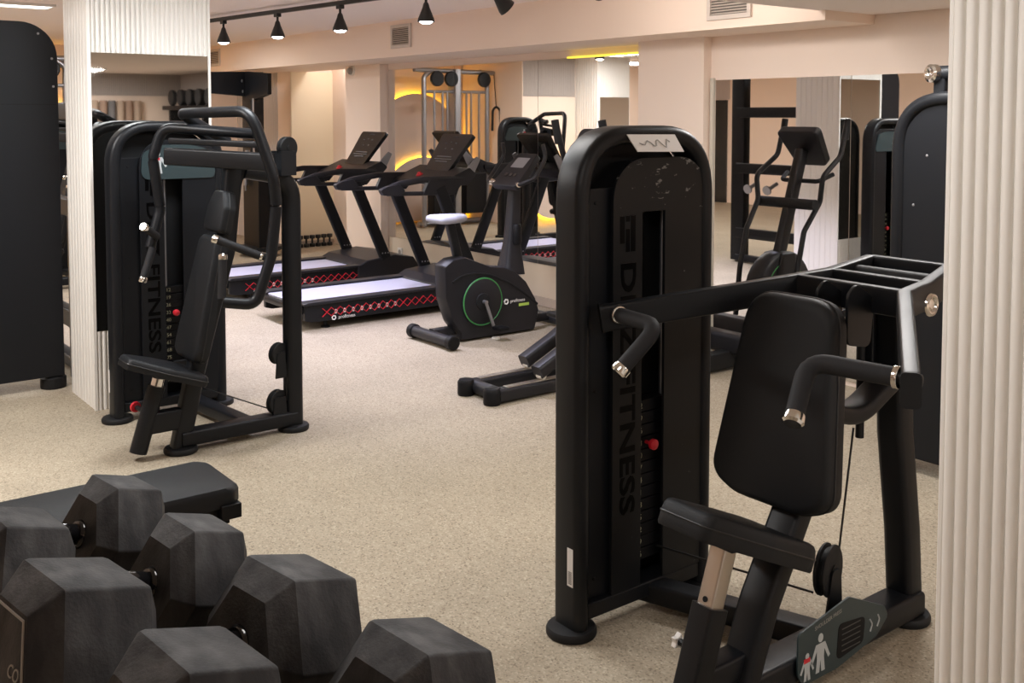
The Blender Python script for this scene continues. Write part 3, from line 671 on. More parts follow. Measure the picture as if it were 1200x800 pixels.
# ---------------------------------------------------------------- tall tower machine on the right
tm = thing('pulldown_machine', 'tall black arched machine standing in front of the right mirror, behind the fluted pier', 'exercise machine', (-2.2, 4.2, 0))
YF = 4.15; tx0, tx1, TH = -2.615, -1.95, 1.70
path = fillet([(tx0+.03,YF+.06,.02),(tx0+.03,YF+.06,TH-.03),(tx1-.03,YF+.06,TH-.03),(tx1-.03,YF+.06,.02)], .23, 12)
b = MB(); b.sweep(path, [(q, p) for p, q in rrect(.13, .06, .026, 4)][::-1], up=(0,-1,0)); b.build('arch_frame', 'powder', tm)
for x in (tx0+.03, tx1-.03): foot_pad(tm, x, YF+.06)
def arch2(x0, x1, z0, z1, r):
    out = [(x0, z0), (x1, z0)]
    for k in range(11): a = PI/2*k/10; out.append((x1-r+r*math.cos(a), z1-r+r*math.sin(a)))
    for k in range(11): a = PI/2+PI/2*k/10; out.append((x0+r+r*math.cos(a), z1-r+r*math.sin(a)))
    return out
b = MB(); b.prism(arch2(tx0+.052, tx1-.052, .07, TH-.052, .20), (0, YF+.02, 0), (1,0,0), (0,0,1), .006); b.prism([(tx0+.05,.06),(tx1-.05,.06),(tx1-.05,TH-.36),(tx0+.05,TH-.36)], (0, YF+.035, 0), (1,0,0), (0,0,1), .004); b.build('front_cover', 'cover', tm)
b = MB(); b.bb(tx0+.05,tx1-.05,YF+.10,YF+.105,.07,TH-.25); b.build('rear_cover', 'powder_soft', tm)
b = MB()
for x, z in ((tx0+.11,.9),(tx0+.11,1.2),(tx0+.17,1.42),(tx0+.3,1.53)): b.lathe((x, YF+.014, z), (0,-1,0), [(.006,0),(.006,.002),(.003,.003)], 10)
b.build('screw', 'silver', tm)
b = MB(); b.bb(-2.32,-2.16,YF+.005,YF+.015,1.50,1.56); b.build('head_plate', 'powder', tm, bev=.003)
b = MB(); b.bar((-2.41,YF+.06,1.68),(-2.41,YF+.06,1.80),.055,.05,.008,up=(0,1,0)); b.build('mast', 'powder', tm)
b = MB(); b.cyl((-2.435,YF+.06,1.778),(-1.95,YF+.06,1.778),.034,20); pv = b.build('pivot_tube', 'powder', tm)
b = MB(); b.lathe((-2.43,YF+.045,1.778), (-.35,-1,0), [(.036,0),(.040,.004),(.040,.03),(.026,.036),(.014,.03)]); b.build('end_cap', 'chrome', pv, label='polished end cap')
# ================================================================== TREADMILLS
def make_treadmill(loc, label):
    t = thing('treadmill', label, 'treadmill', loc, 'treadmills facing the mirror')
    t['_base'] = [0, 0, 0]                                       # parts are built in local coordinates: x across, y towards the mirror
    for s in (-1, 1):
        b = MB(); b.prism([(0,.075),(0,.185),(.03,.20),(1.30,.20),(1.30,.06),(.06,.06)], (s*.345-.022, 0, 0), (0,1,0), (0,0,1), .044); b.build('side_frame', 'powder', t, bev=.006)
        b = MB(); b.prism([(-.015,.19),(1.30,.20),(1.30,.218),(.02,.215),(-.015,.205)], (s*.335-.055,0,0), (0,1,0), (0,0,1), .11); b.build('foot_rail', 'bike_black', t, bev=.006)
        b = MB()
        n = 15; y0, dy = .14, .074; xx = s*.3705
        for ph in (0, 1):
            b.sweep([V((xx, y0+i*dy, .126 + (.032 if (i+ph) % 2 else -.032))) for i in range(n+1)], rrect(.005, .013, .002, 2), up=(1,0,0))
        b.build('side_lattice', 'red', t, label='red lattice trim')
        b = MB()
        for i in range(1, 9): b.prism([(-.016,-.014),(.008,-.018),(.018,.012),(-.004,.018)], (s*.369, y0+(i+.5)*dy, .124), (0,1,0), (0,0,1), .0008*s)  # pale patches painted for the bright background seen through the gaps
        b.build('lattice_bright_gap', 'sticker', t, label='pale patches standing in for bright gaps in the lattice')
        b = MB(); b.bar((s*.37,1.52,.26),(s*.37,1.185,1.02),.048,.105,.014,up=(0,1,0)); up_ = b.build('upright', 'powder', t)
        b = MB()
        for k in (-.03, 0, .03): b.lathe((s*.37+.0245*1, 1.505+k, .31+.0*k), (1,0,0), [(.007,0),(.007,.002)], 10)
        b.build('bolt', 'silver', up_)
        b = MB(); b.sweep(fillet([(s*.37,.66,1.005),(s*.37,.80,1.055),(s*.37,1.05,1.085),(s*.37,1.42,1.075)], .15), rrect(.05,.036,.015), up=(1,0,0))
        b.sweep([(s*.37,.70,.985),(s*.37,1.0,.975),(s*.37,1.30,.965)], rrect(.034,.026,.01), up=(1,0,0))
        b.prism(round_poly([(.63,1.02),(.66,.975),(.80,.965),(.86,1.0),(.80,1.06),(.70,1.045)], .02), (s*.37-.026,0,0), (0,1,0), (0,0,1), .052)
        b.prism([(1.02,.965),(1.32,.955),(1.42,1.06),(1.08,1.08)], (s*.37-.02,0,0), (0,1,0), (0,0,1), .04); b.build('handrail', 'bike_black', t, bev=.004)
        for y in (.20, 1.55):
            b = MB(); b.lathe((s*.30, y, 0), (0,0,1), [(.035,0),(.035,.012),(.014,.018),(.014,.075)], 16); b.build('foot', 'plate_dark', t)
    b = MB(); b.bb(-.285,.285,.0,1.32,.178,.199); b.build('belt', 'belt', t, bev=.008, label='running belt with lamp sheen put into its pale colour')
    b = MB(); b.cyl((-.33,.01,.155),(.33,.01,.155),.035,20); b.bb(-.325,.325,.03,1.3,.12,.165); b.build('rear_roller', 'powder', t)
    b = MB(); b.prism(round_poly([(1.22,.06),(1.22,.205),(1.32,.255),(1.62,.285),(1.82,.25),(1.88,.16),(1.86,.06)], .04), (-.39,0,0), (0,1,0), (0,0,1), .78); b.build('motor_hood', 'bike_black', t, bev=.012)
    b = MB(); b.prism(round_poly([(1.18,1.03),(1.22,1.06),(1.48,1.165),(1.55,1.11),(1.46,1.02)], .02), (-.375,0,0), (0,1,0), (0,0,1), .75); dk = b.build('dashboard', 'bike_black', t, bev=.008)
    b = MB(); b.lathe((-.10,1.30,1.085), (0,-.3,.95), [(.032,0),(.032,.012),(.020,.018),(.016,.03),(.004,.034)], 18); b.build('stop_button', 'red', dk, label='red emergency stop button')
    for s in (-1, 1):
        b = MB(); b.lathe((s*.26,1.36,1.09), (0,-.25,.97), [(.05,0),(.05,.018),(.044,.018),(.042,.004)], 20); b.build('cup_holder', 'plate_dark', dk)
    v = V((0,.60,.80)).normalized(); o = V((0,1.385,1.115))
    b = MB(); b.prism(round_poly([(-.175,0),(.175,0),(.195,.16),(.235,.40),(-.235,.40),(-.195,.16)], [.02,.02,.1,.03,.03,.1]), o, (1,0,0), v, -.035); sc = b.build('console', 'screen', t, bev=.004)
    b = MB(); w = V((1,0,0)).cross(v); oo = o + w*.002
    b.text('profitness', .022, oo + v*.365, (1,0,0), v, .0003)
    for k, (x, y, wd) in enumerate(((-.09,.30,.03),(-.02,.31,.02),(.06,.30,.03),(.0,.16,.22),(.0,.135,.26),(.0,.11,.18),(-.05,.24,.02),(.05,.24,.02))): b.box(oo + V((x,0,0)) + v*y, (wd,.0005,.010), Matrix.Rotation(-.64, 3, 'X'))
    b.build('console_print', 'screen_print', sc)
    b = MB(); b.bar((.10,1.42,1.12),(.10,1.60,1.36),.14,.03,.008,up=(0,1,0)); b.build('console_neck', 'powder', t)
    for s in (-1, 1):
        b = MB(); b.prism([(1.44,1.10),(1.60,1.25),(1.64,1.23),(1.56,1.08)], (s*.30-.006,0,0), (0,1,0), (0,0,1), .012); b.build('console_bracket', 'silver', t, bev=.002)
    b = MB(); x = .3705
    b.torus((x,.235,.078), (1,0,0), .016, .005, 6, 6); b.text('profitness', .036, (x, .345, .078), (0,1,0), (0,0,1), .0004); b.build('logo', 'white_plastic', t, label='small white maker lettering')
    return t
tm2 = make_treadmill((-7.225, 3.34, 0), 'treadmill with red lattice trim, nearer the camera, beside the exercise bike')
tm1 = copy_tree(tm2); tm1['label'] = 'treadmill with red lattice trim, the farther one, partly behind the left press machine'; tm1.location = (-8.65, 3.34, 0)

# ================================================================== EXERCISE BIKE
XB = -5.95
bk = thing('exercise_bike', 'black upright exercise bike with grey saddle and green ringed wheel cover', 'exercise bike', (XB, 4.35, 0))
XS = XB + .095                                                    # the side that faces the camera
def YZ(x, y, X=XS): p = atx(x, y, X); return (p.y, p.z)
px_out = [(520,312),(521,350),(530,378),(540,392),(541,400),(628,386),(633,364),(629,350),(618,330),(605,318),(592,313),(575,312),(558,306),(545,301),(530,304)]
b = MB(); o_ = [YZ(*p) for p in px_out][::-1]
b.prism(round_poly(o_, .02, 4), (XS,0,0), (0,1,0), (0,0,1), -.13, [(.965,0),(1,-.02),(1,-.11),(.965,-.13)]); b.build('shroud', 'bike_black', bk, smooth=45)
arc = [YZ(*p, XS+.004) for p in ((531,331),(540,324),(556,320),(575,322),(597,331),(615,343),(630,356))]
b = MB(); b.sweep(fillet([(XS+.002, *q) for q in arc], .3), rrect(.016,.008,.003), up=(1,0,0)); b.build('trim_line', 'powder_soft', bk)
hc = YZ(565,353); hub = V((XS, *hc))
b = MB(); b.lathe(hub, (1,0,0), [(.172,-.01),(.172,.008),(.162,.014),(.06,.010)], 40); wc = b.build('wheel_cover', 'bike_black', bk)
b = MB(); b.torus(hub + V((.010,0,0)), (1,0,0), .166, .006, 44, 6); b.build('ring', 'green', wc, label='green ring')
b = MB(); b.lathe(hub + V((.008,0,0)), (1,0,0), [(.062,0),(.058,.010),(.030,.014)], 28); b.build('hub', 'powder_soft', wc)
ce = YZ(573,380); pe = V((XS+.055, *ce))
b = MB(); b.bar(hub + V((.045,0,0)), pe, .022, .014, .004, up=(1,0,0)); b.cyl(hub + V((.0,0,0)), hub + V((.055,0,0)), .014, 14); cr = b.build('crank', 'silver', bk, label='silver crank arm')
b = MB(); b.box(pe + V((.06,.02,-.012)), (.095,.085,.024)); b.build('pedal', 'plate_dark', cr, bev=.004)
b = MB(); b.bar(V((XB-.13, hub.y, hub.z)), V((XB-.13, hub.y-.08, hub.z+.14)), .022, .014, .004, up=(1,0,0)); b.box((XB-.19, hub.y-.08, hub.z+.14), (.095,.085,.024)); b.build('far_pedal', 'plate_dark', bk, bev=.003)
for (yy, nm) in ((3.86,'rear_stabiliser'), (4.93,'front_stabiliser')):
    b = MB(); b.tube([(XB-.26,yy,.055),(XB+.27,yy,.055)], .040, 18); st = b.build(nm, 'bike_black', bk)
    for s in (-.265, .275):
        b = MB(); b.lathe((XB+s-(.05 if s>0 else 0), yy, .055), (1,0,0), [(.042,0),(.050,.006),(.050,.05),(.042,.056)], 18); b.build('end_cap', 'plate_dark', st)
b = MB(); b.bar((XB,3.86,.075),(XB,4.95,.075),.07,.06,.012); b.build('base_beam', 'bike_black', bk)
# seat
b = MB(); b.bar((XB, *YZ(537,305,XB)), (XB, *YZ(527,262,XB)), .05, .06, .01, up=(0,1,0)); b.build('seat_tube', 'powder', bk)
sy, sz = YZ(522,258,XB)
b = MB(); b.prism(round_poly([(-.12,-.11),(.12,-.11),(.11,.02),(.035,.17),(-.035,.17),(-.11,.02)], [.05,.05,.06,.03,.03,.06]), (XB, sy, sz-.018), (1,0,0), (0,1,0), .055, [(.8,0),(.97,.012),(1,.028),(.96,.045),(.82,.055)]); b.build('saddle', 'seat_grey', bk, smooth=60, label='pale grey saddle')
# mast, console, bars
m0, m1 = V((XB, *YZ(598,320,XB))), V((XB, *YZ(603,214,XB)))
b = MB(); b.sweep([m0, m0.lerp(m1,.35), m1], rrect(.115,.13,.03), up=(0,1,0), scale=[1.45,.85,.60]); b.build('mast', 'bike_black', bk)
b = MB()
for k in range(9): p = m0.lerp(m1, .02+.035*k); b.box(p + V((.07-.004*k,-.03,0)), (.006,.05,.009))
b.build('mast_ribs', 'powder_soft', bk)
bp = V((XB+.02, *YZ(612,275,XB))); b = MB(); b.lathe(bp + V((.03,-.09,-.06)), (0,0,1), [(.03,0),(.036,.02),(.036,.13),(.028,.15)], 18); b.build('bottle_holder', 'plate_dark', bk)
cv = V((0,.72,.69)).normalized(); co = V((XB, *YZ(597,210,XB)))
b = MB(); b.prism(round_poly([(-.15,-.06),(.15,-.06),(.14,.12),(.11,.27),(-.11,.27),(-.14,.12)], .02), co + V((0,-.02,.0)), (1,0,0), cv, -.05); cs = b.build('console', 'bike_black', bk, bev=.006)
w = V((1,0,0)).cross(cv)
b = MB(); b.prism(round_poly([(-.075,.12),(.075,.12),(.075,.22),(-.075,.22)], .008), co + V((0,-.02,0)) + w*.0015, (1,0,0), cv, .001); b.build('display', 'lcd', cs, label='grey display')
b = MB()
for x in (-.05,0,.05): b.prism(round_poly([(x-.016,.03),(x+.016,.03),(x+.016,.06),(x-.016,.06)], .005), co + V((0,-.02,0)) + w*.0015, (1,0,0), cv, .003)
b.build('buttons', 'screen', cs)
for s in (-1, 1):
    h = [V((XB+s*.03, co.y+.02, co.z-.03)), V((XB+s*.20, co.y-.06, co.z-.03)), V((XB+s*.26, co.y+.03, co.z+.02)), V((XB+s*.25, co.y+.14, co.z+.16)), V((XB+s*.24, co.y+.12, co.z+.26))]
    b = MB(); b.tube(h, .015, 12, .08); hb = b.build('handlebar', 'bike_black', bk, smooth=60)
    b = MB(); b.tube([h[0].lerp(h[1],.45), h[0].lerp(h[1],.85)], .0185, 12); b.build('pulse_grip', 'chrome', hb, label='bright metal pulse sensor')
b = MB(); lg = V((XS+.0015, *YZ(604,352))); b.torus(lg + V((0,-.085,0)), (1,0,0), .017, .006, 6, 6); b.text('profitness', .034, lg + V((0,.02,0)), (0,1,0), (0,0,1), .0005); b.build('logo', 'white_plastic', bk, label='small white maker lettering')
b = MB(); b.bb(XS+.001, XS+.002, lg.y+.03, lg.y+.125, lg.z-.045, lg.z-.025); b.build('model_tab', 'green_print', bk, label='small green tab')
# small adapter lying under the bike
t = thing('cable_adapter', 'small beige cable box lying on the floor under the exercise bike', 'adapter', (atz(581,397).x, atz(581,397).y, 0))
p = atz(581, 397); b = MB(); b.lathe(p, (0,0,1), [(.03,0),(.032,.004),(.028,.014),(.01,.018)], 14); b.build('case', 'mirror_edge', t)
b = MB(); b.tube([p + V((-.03,0,.005)), p + V((-.10,.02,.004)), p + V((-.16,.10,.004))], .004, 6, .03); b.build('cord', 'cable', t)

# ================================================================== ELLIPTICAL
XE = -4.62
el = thing('elliptical_trainer', 'black elliptical trainer with long floor rails, standing behind the right weight tower', 'elliptical trainer', (XE, 4.1, 0))
for s in (-1, 1):
    xr = XE + s*.125
    b = MB(); b.bar((xr,3.34,.045),(xr,4.35,.045),.085,.07,.014); rl = b.build('floor_rail', 'bike_black', el)
    b = MB(); b.lathe((xr,3.31,.0), (0,0,1), [(.046,0),(.05,.012),(.05,.075),(.04,.09)], 18); b.build('rail_end', 'plate_dark', rl)
    b = MB(); b.bb(xr-.022,xr+.022,3.40,4.3,.080,.086); b.build('track_strip', 'steel', rl, bev=.002, label='bright roller track')
    dy = .10 if s < 0 else 0
    b = MB(); b.sweep(fillet([(xr,3.63+dy,.13),(xr,3.85+dy,.23),(xr,4.05+dy,.33),(xr,4.30,.40)], .2), rrect(.075,.085,.018), up=(1,0,0)); ar = b.build('pedal_arm', 'bike_black', el)
    b = MB(); b.cyl((xr-.022,3.66+dy,.108),(xr+.022,3.66+dy,.108),.022,18); b.build('roller', 'mirror_edge', ar, label='pale roller')
    b = MB(); b.box((xr+s*.02,4.02+dy,.375), (.13,.30,.03)); b.build('pedal', 'plate_dark', ar, bev=.01)
    # swinging handle
    ph = .11 if s < 0 else -.02
    hx = XE + s*.20
    b = MB(); b.tube([(hx,4.56+ph,.16),(hx,4.52+ph,.50),(hx,4.45+ph,.78),(hx+s*.02,4.30+ph,.98),(hx+s*.04,4.30+ph,1.16),(hx+s*.05,4.10+ph*.5,1.30),(hx+s*.05,4.02+ph*.5,1.56)], .019, 12, .09); hd = b.build('swing_handle', 'bike_black', el, smooth=60)
    b = MB(); b.tube([(hx+s*.05,4.047+ph*.5,1.42),(hx+s*.05,4.016+ph*.5,1.565)], .024, 12); b.build('grip', 'grip', hd)
b = MB(); b.tube([(XE-.12,3.36,.045),(XE+.12,3.36,.045)], .040, 16); b.build('rear_stabiliser', 'bike_black', el)
b = MB(); b.bar((XE-.36,4.99,.165),(XE+.62,4.99,.165),.12,.13,.03); b.build('front_foot', 'bike_black', el)
b = MB(); b.bar((-4.23,4.3,.07),(-4.23,5.03,.07),.08,.11,.014); b.build('side_beam', 'powder_soft', el)
b = MB(); b.bar((XE,4.32,.07),(-4.23,4.32,.07),.06,.06,.01); b.build('side_link', 'bike_black', el)
b = MB(); b.bar((XE,4.3,.07),(XE,4.95,.07),.10,.08,.014); b.build('base_beam', 'bike_black', el)
b = MB(); b.prism([(4.45+.30*math.cos(a*PI/14), .35+.28*math.sin(a*PI/14)) for a in range(28)], (XE-.07,0,0), (0,1,0), (0,0,1), .14, [(.94,0),(1,.02),(1,.12),(.94,.14)]); wh = b.build('wheel_housing', 'bike_black', el, smooth=50)
b = MB(); b.torus((XE+.068,4.45,.35), (1,0,0), .20, .006, 40, 6); b.torus((XE-.068,4.45,.35), (1,0,0), .20, .006, 40, 6); b.build('ring', 'green', wh, label='green ring')
b = MB(); b.prism(round_poly([(4.30,.1),(4.62,.1),(4.52,.62),(4.36,.62)], .03), (XE-.085,0,0), (0,1,0), (0,0,1), .17); b.build('front_cover', 'bike_black', el, bev=.015)
b = MB(); b.bar((XE,4.46,.55),(XE,4.20,1.34),.065,.09,.016,up=(0,1,0)); b.build('mast', 'bike_black', el)
b = MB(); b.cyl((XE-.24,4.36,.965),(XE+.24,4.36,.965),.038,18); b.build('crossbar', 'grip', el)
b = MB(); b.tube([(XE-.20,4.10,1.17),(XE-.16,4.22,1.12),(XE+.16,4.22,1.12),(XE+.20,4.10,1.17)], .016, 12, .05); b.build('fixed_bar', 'grip', el)
cv = V((0,.62,.78)).normalized()
b = MB(); b.prism(round_poly([(-.13,-.12),(.13,-.12),(.18,.20),(-.18,.20)], .04), (XE, 4.10, 1.36), (1,0,0), cv, -.07); ec = b.build('console', 'bike_black', el, bev=.012)
w = V((1,0,0)).cross(cv); b = MB(); b.prism(round_poly([(-.09,.03),(.09,.03),(.11,.16),(-.11,.16)], .01), V((XE,4.10,1.36)) + w*.0015, (1,0,0), cv, .001); b.build('display', 'lcd', ec)

# ================================================================== FLAT BENCH
fb = thing('flat_bench', 'long flat black padded bench behind the dumbbells', 'bench', (-3.13, .65, 0))
b = MB(); b.prism(round_poly([(-.155,-.02),(.155,-.02),(.155,1.205),(.12,1.235),(-.12,1.235),(-.155,1.205)], .03), (-3.13, 0, .395), (1,0,0), (0,1,0), .06, [(.985,0),(1,.008),(1,.042),(.99,.052),(.965,.06)]); b.build('pad', 'vinyl', fb, smooth=60)
b = MB(); b.bb(-3.26,-3.00,.02,1.20,.335,.395); b.bb(-3.01,-2.965,1.16,1.225,.36,.405); b.bb(-3.295,-3.25,1.16,1.225,.36,.405); b.build('pad_board', 'plate_dark', fb, bev=.003)
b = MB(); b.bar((-3.13,.08,.30),(-3.13,1.14,.30),.10,.09,.01); b.build('spine', 'powder', fb)
for y in (.18, 1.10):
    b = MB(); b.bar((-3.13,y,.02),(-3.13,y,.34),.07,.09,.01,up=(0,1,0)); lg_ = b.build('leg', 'powder', fb)
    b = MB(); b.bar((-3.34,y,.03),(-2.92,y,.03),.07,.055,.01); b.build('foot_bar', 'powder', lg_)

# ================================================================== DUMBBELLS ON THEIR TILTED RACK
aA = ray(1762, 635).normalized(); rR = ray(-685, 134).normalized(); rR = (rR - aA*rR.dot(aA)).normalized(); nN = rR.cross(aA)
if nN.z < 0: nN = -nN
dT = ray(350, 663); fwd = V((-math.sin(YAW), math.cos(YAW), 0)); T0 = CAM + dT * (1.05 / dT.dot(fwd))       # top of the reference head
W0 = .142
def dumbbell(far, near, k, label, plate=None, L=.066):
    """far, near: (place along the rack, place along the bar) of the middle of each head's top; k: size factor"""
    W = W0*k; R_ = W/math.sqrt(3)
    far_c, near_c = (T0 + rR*p[0] + aA*p[1] - nN*(W/2) for p in (far, near))
    ax = (far_c - near_c).normalized(); rr = (rR - ax*rR.dot(ax)).normalized()
    t = thing('dumbbell', label, 'dumbbell', far_c.lerp(near_c, .5), 'hexagonal dumbbells on the rack')
    hexr = round_poly([(R_*math.cos(PI/3*i), R_*math.sin(PI/3*i)) for i in range(6)], .005*k, 3)
    ch, Lm = .0175*k, L*k
    for c, sg in ((far_c, -1), (near_c, 1)):                        # sg: which way the bar leaves the head
        b = MB(); b.prism(hexr, c - ax*(Lm/2), -rr if (-rr).cross(nN).dot(ax) > 0 else rr, nN, 1,
                          [(.66,-ch-.002),(.695,-ch),(.985,-.0015),(1,.003),(1,Lm-.003),(.985,Lm+.0015),(.695,Lm+ch),(.66,Lm+ch+.002)])
        hd = b.build('head', 'rubber_worn', t, smooth=24)
        b = MB(); b.lathe(c + ax*sg*(Lm/2+ch), ax*sg, [(.019*k,-.002),(.019*k,.003),(.0165*k,.007)], 20); b.build('collar', 'gloss_black', hd)
        if plate and sg == 1:
            u = rr if rr.cross(nN).dot(-ax) > 0 else -rr
            o = c - ax*(Lm/2+ch+.0022); ww = .040*k
            b = MB(); pts = [o + u*(.60*R_*math.cos(PI/3*i)) + nN*(.60*R_*math.sin(PI/3*i)) for i in range(6)]
            b.sweep(pts, rrect(.0024,.0024,.0006,2), up=ax, closed=True); b.build('label_frame', 'label_grey', hd, label='thin grey frame')
            b = MB(); b.text(plate, .0135*k, o + u*.36*R_ + nN*.07*R_, u, nN, .0006); b.build('lettering', 'label_grey', hd, label='grey lettering')
    n0, n1 = near_c + ax*(Lm/2+ch-.004), far_c - ax*(Lm/2+ch-.004); h = n1-n0
    b = MB(); b.lathe(n0, h, [(.0135*k,0),(.0135*k,h.length*.12),(.0155*k,h.length*.5),(.0135*k,h.length*.88),(.0135*k,h.length)], 20); b.build('handle', 'gloss_black', t, smooth=60)
dumbbell((.360,-.020), (.358,-.24), .93, 'smallest hex dumbbell, farthest along the rack beside the flat bench', L=.060)
dumbbell((.170,-.016), (.180,-.217), .97, 'second hex dumbbell from the bench end of the rack', L=.060)
dumbbell((.0,.004), (-.004,-.232), 1.08, 'third hex dumbbell along the rack, its near head showing a grey framed label', 'CO', L=.070)
dumbbell((-.206,.004), (-.194,-.219), 1.10, 'nearest hex dumbbell, at the end of the rack towards the right press machine', L=.064)
rk = thing('dumbbell_rack', 'black rack with two sloping rails carrying the hex dumbbells', 'rack', (T0.x, T0.y - .1, 0))
RAIL = W0*1.10 + .018
for ax, nm in ((.0, 'far_rail'), (-.235, 'near_rail')):
    b = MB(); o = T0 - nN*(RAIL + .011) + aA*(ax)
    b.bar(o - rR*.42, o + rR*.50, .10, .022, .004, up=nN); b.build(nm, 'powder', rk)
for row, k in ((.361,.92),(.175,.97),(-.002,1.08),(-.199,1.10)):
    for ax in (-.008, -.232):
        h0 = W0*k + .002; b = MB(); b.sweep([T0 + rR*row + aA*ax - nN*RAIL, T0 + rR*row + aA*ax - nN*h0], rrect(.05, .05, .006), up=aA); b.build('cradle', 'plate_dark', rk)
for rr in (-.40, .48):
    c0 = T0 - nN*(RAIL+.047) + rR*rr + aA*.06; c1 = T0 - nN*(RAIL+.047) + rR*rr - aA*.30
    b = MB(); b.bar(c0, c1, .05, .05, .008); m_ = c0.lerp(c1, .5); b.bar((m_.x, m_.y, .05), (m_.x, m_.y, m_.z), .07, .07, .01, up=(0,1,0)); b.bar((m_.x, m_.y-.28, .03), (m_.x, m_.y+.28, .03), .07, .06, .01); b.build('end_frame', 'powder', rk)

# ================================================================== TALL BLACK PANEL (left edge)
XL = -6.30
bp_ = thing('cable_station', 'tall black panelled back of a cable station at the left edge', 'exercise machine', (XL-.2, .8, 0))
def arch3(y0, y1, z0, z1, r):
    out = [(y0, z0), (y1, z0)]
    for k in range(11): a = PI/2*k/10; out.append((y1-r+r*math.cos(a), z1-r+r*math.sin(a)))
    for k in range(11): a = PI/2+PI/2*k/10; out.append((y0+r+r*math.cos(a), z1-r+r*math.sin(a)))
    return out
b = MB(); b.prism(arch3(.25, 1.53, .075, 2.125, .20), (XL-.03,0,0), (0,1,0), (0,0,1), .03); pn = b.build('back_panel', 'cover', bp_, bev=.003)
b = MB()
for y, z in ((1.43,2.06),(1.50,1.92),(1.505,1.76),(1.2,2.1),(.9,2.1)): b.lathe((XL, y, z), (1,0,0), [(.007,0),(.007,.002),(.003,.003)], 10)
b.build('screw', 'silver', pn)
b = MB(); b.bb(XL-.0005, XL+.0008, .26, 1.52, 1.655, 1.659); b.build('panel_joint', 'plate_dark', pn)
for y in (.33, 1.46):
    b = MB(); b.bar((XL-.09,y,.02),(XL-.09,y,1.98),.10,.07,.014,up=(0,1,0)); b.build('post', 'powder', bp_)
    b = MB(); b.lathe((XL-.06,y+.02,0), (0,0,1), [(.07,0),(.072,.01),(.072,.06),(.05,.075)], 20); b.build('foot_pad', 'powder_soft', bp_)
b = MB(); b.bb(XL-.34, XL-.14, .55, 1.2, .12, .9); b.build('weight_stack', 'plate_dark', bp_, bev=.004)
b = MB(); b.bar((XL-.09,.33,1.95),(XL-.09,1.46,1.95),.09,.08,.012); b.build('top_beam', 'powder', bp_)

# ================================================================== FAR LEFT CABLE TOWER
cx, cy = -11.15, 4.80
ct = thing('cable_tower', 'black cable tower with angled top arms against the far wall, behind the left press machine', 'exercise machine', (cx, cy, 0))
b = MB(); b.bar((cx+.02,cy,.05),(cx+.02,cy,2.08),.26,.16,.02,up=(0,1,0)); b.build('column', 'powder', ct)
b = MB(); b.prism([(cx-.10,1.82),(cx-.04,1.74),(cx+.42,1.79),(cx+.60,1.82),(cx+.60,2.05),(cx,2.09),(cx-.10,2.06)], (0,cy-.08,0), (1,0,0), (0,0,1), -.05); b.build('top_arm', 'cover', ct, bev=.006)
b = MB(); b.prism([(cy-.65,1.93),(cy-.55,1.84),(cy,1.80),(cy,2.09),(cy-.65,2.07)], (cx-.06,0,0), (0,1,0), (0,0,1), .05); b.build('side_arm', 'cover', ct, bev=.006)
b = MB()
for y, z in ((.0,1.98),(.02,1.86)): b.lathe((cx+.03+y, cy-.131, z), (0,-1,0), [(.018,0),(.018,.004)], 12)
b.build('bolt', 'silver', ct)
b = MB(); b.bb(cx+.0, cx+.42, cy-.12, cy+.10, .10, 1.05); b.build('weight_stack', 'plate_dark', ct, bev=.01)
b = MB(); b.lathe((cx+.2,cy-.02,.06), (0,0,1), [(.24,0),(.26,.02),(.26,.05),(.2,.06)], 24); b.build('foot', 'powder', ct)
for k, (dx_, z0, z1) in enumerate(((.10,.95,1.15),(.16,.80,.98),(.22,1.05,1.2))):
    b = MB(); b.cyl((cx+dx_,cy-.16,z0),(cx+dx_,cy-.16,z1),.028,12); b.cyl((cx+dx_,cy-.16,z0-.06),(cx+dx_,cy-.16,z0),.012,10); b.build('hanging_handle', 'silver', ct, label='bright hanging handle')
b = MB(); b.tube([(cx+.26,cy-.10,1.78),(cx+.26,cy-.10,1.0)], .01, 8); b.build('guide_rod', 'silver', ct)
b = MB(); b.lathe((cx+.36,cy-.16,1.42), (0,-1,0), [(.10,-.03),(.115,-.02),(.115,.0),(.10,.01)], 24); b.build('pulley', 'powder_soft', ct)

# ================================================================== SMALL DUMBBELLS IN THE RECESS
for i in range(6):
    y = 5.44 + i*.078; t = thing('small_dumbbell', 'small black dumbbell standing on end in the recess, %s from the open side' % ('first','second','third','fourth','fifth','sixth')[i], 'dumbbell', (-11.27, y, 0), 'small dumbbells standing in the recess')
    b = MB()
    b.lathe((-11.27, y, 0), (0,0,1), [(.030,0),(.034,.006),(.034,.034),(.028,.042)], 12); b.build('head', 'lamp_black', t)
    b = MB(); b.lathe((-11.27, y, .10), (0,0,1), [(.028,0),(.034,.008),(.034,.036),(.030,.042)], 12); b.build('head', 'lamp_black', t)
    b = MB(); b.cyl((-11.27,y,.04),(-11.27,y,.102),.013,10); b.build('handle', 'lamp_black', t)

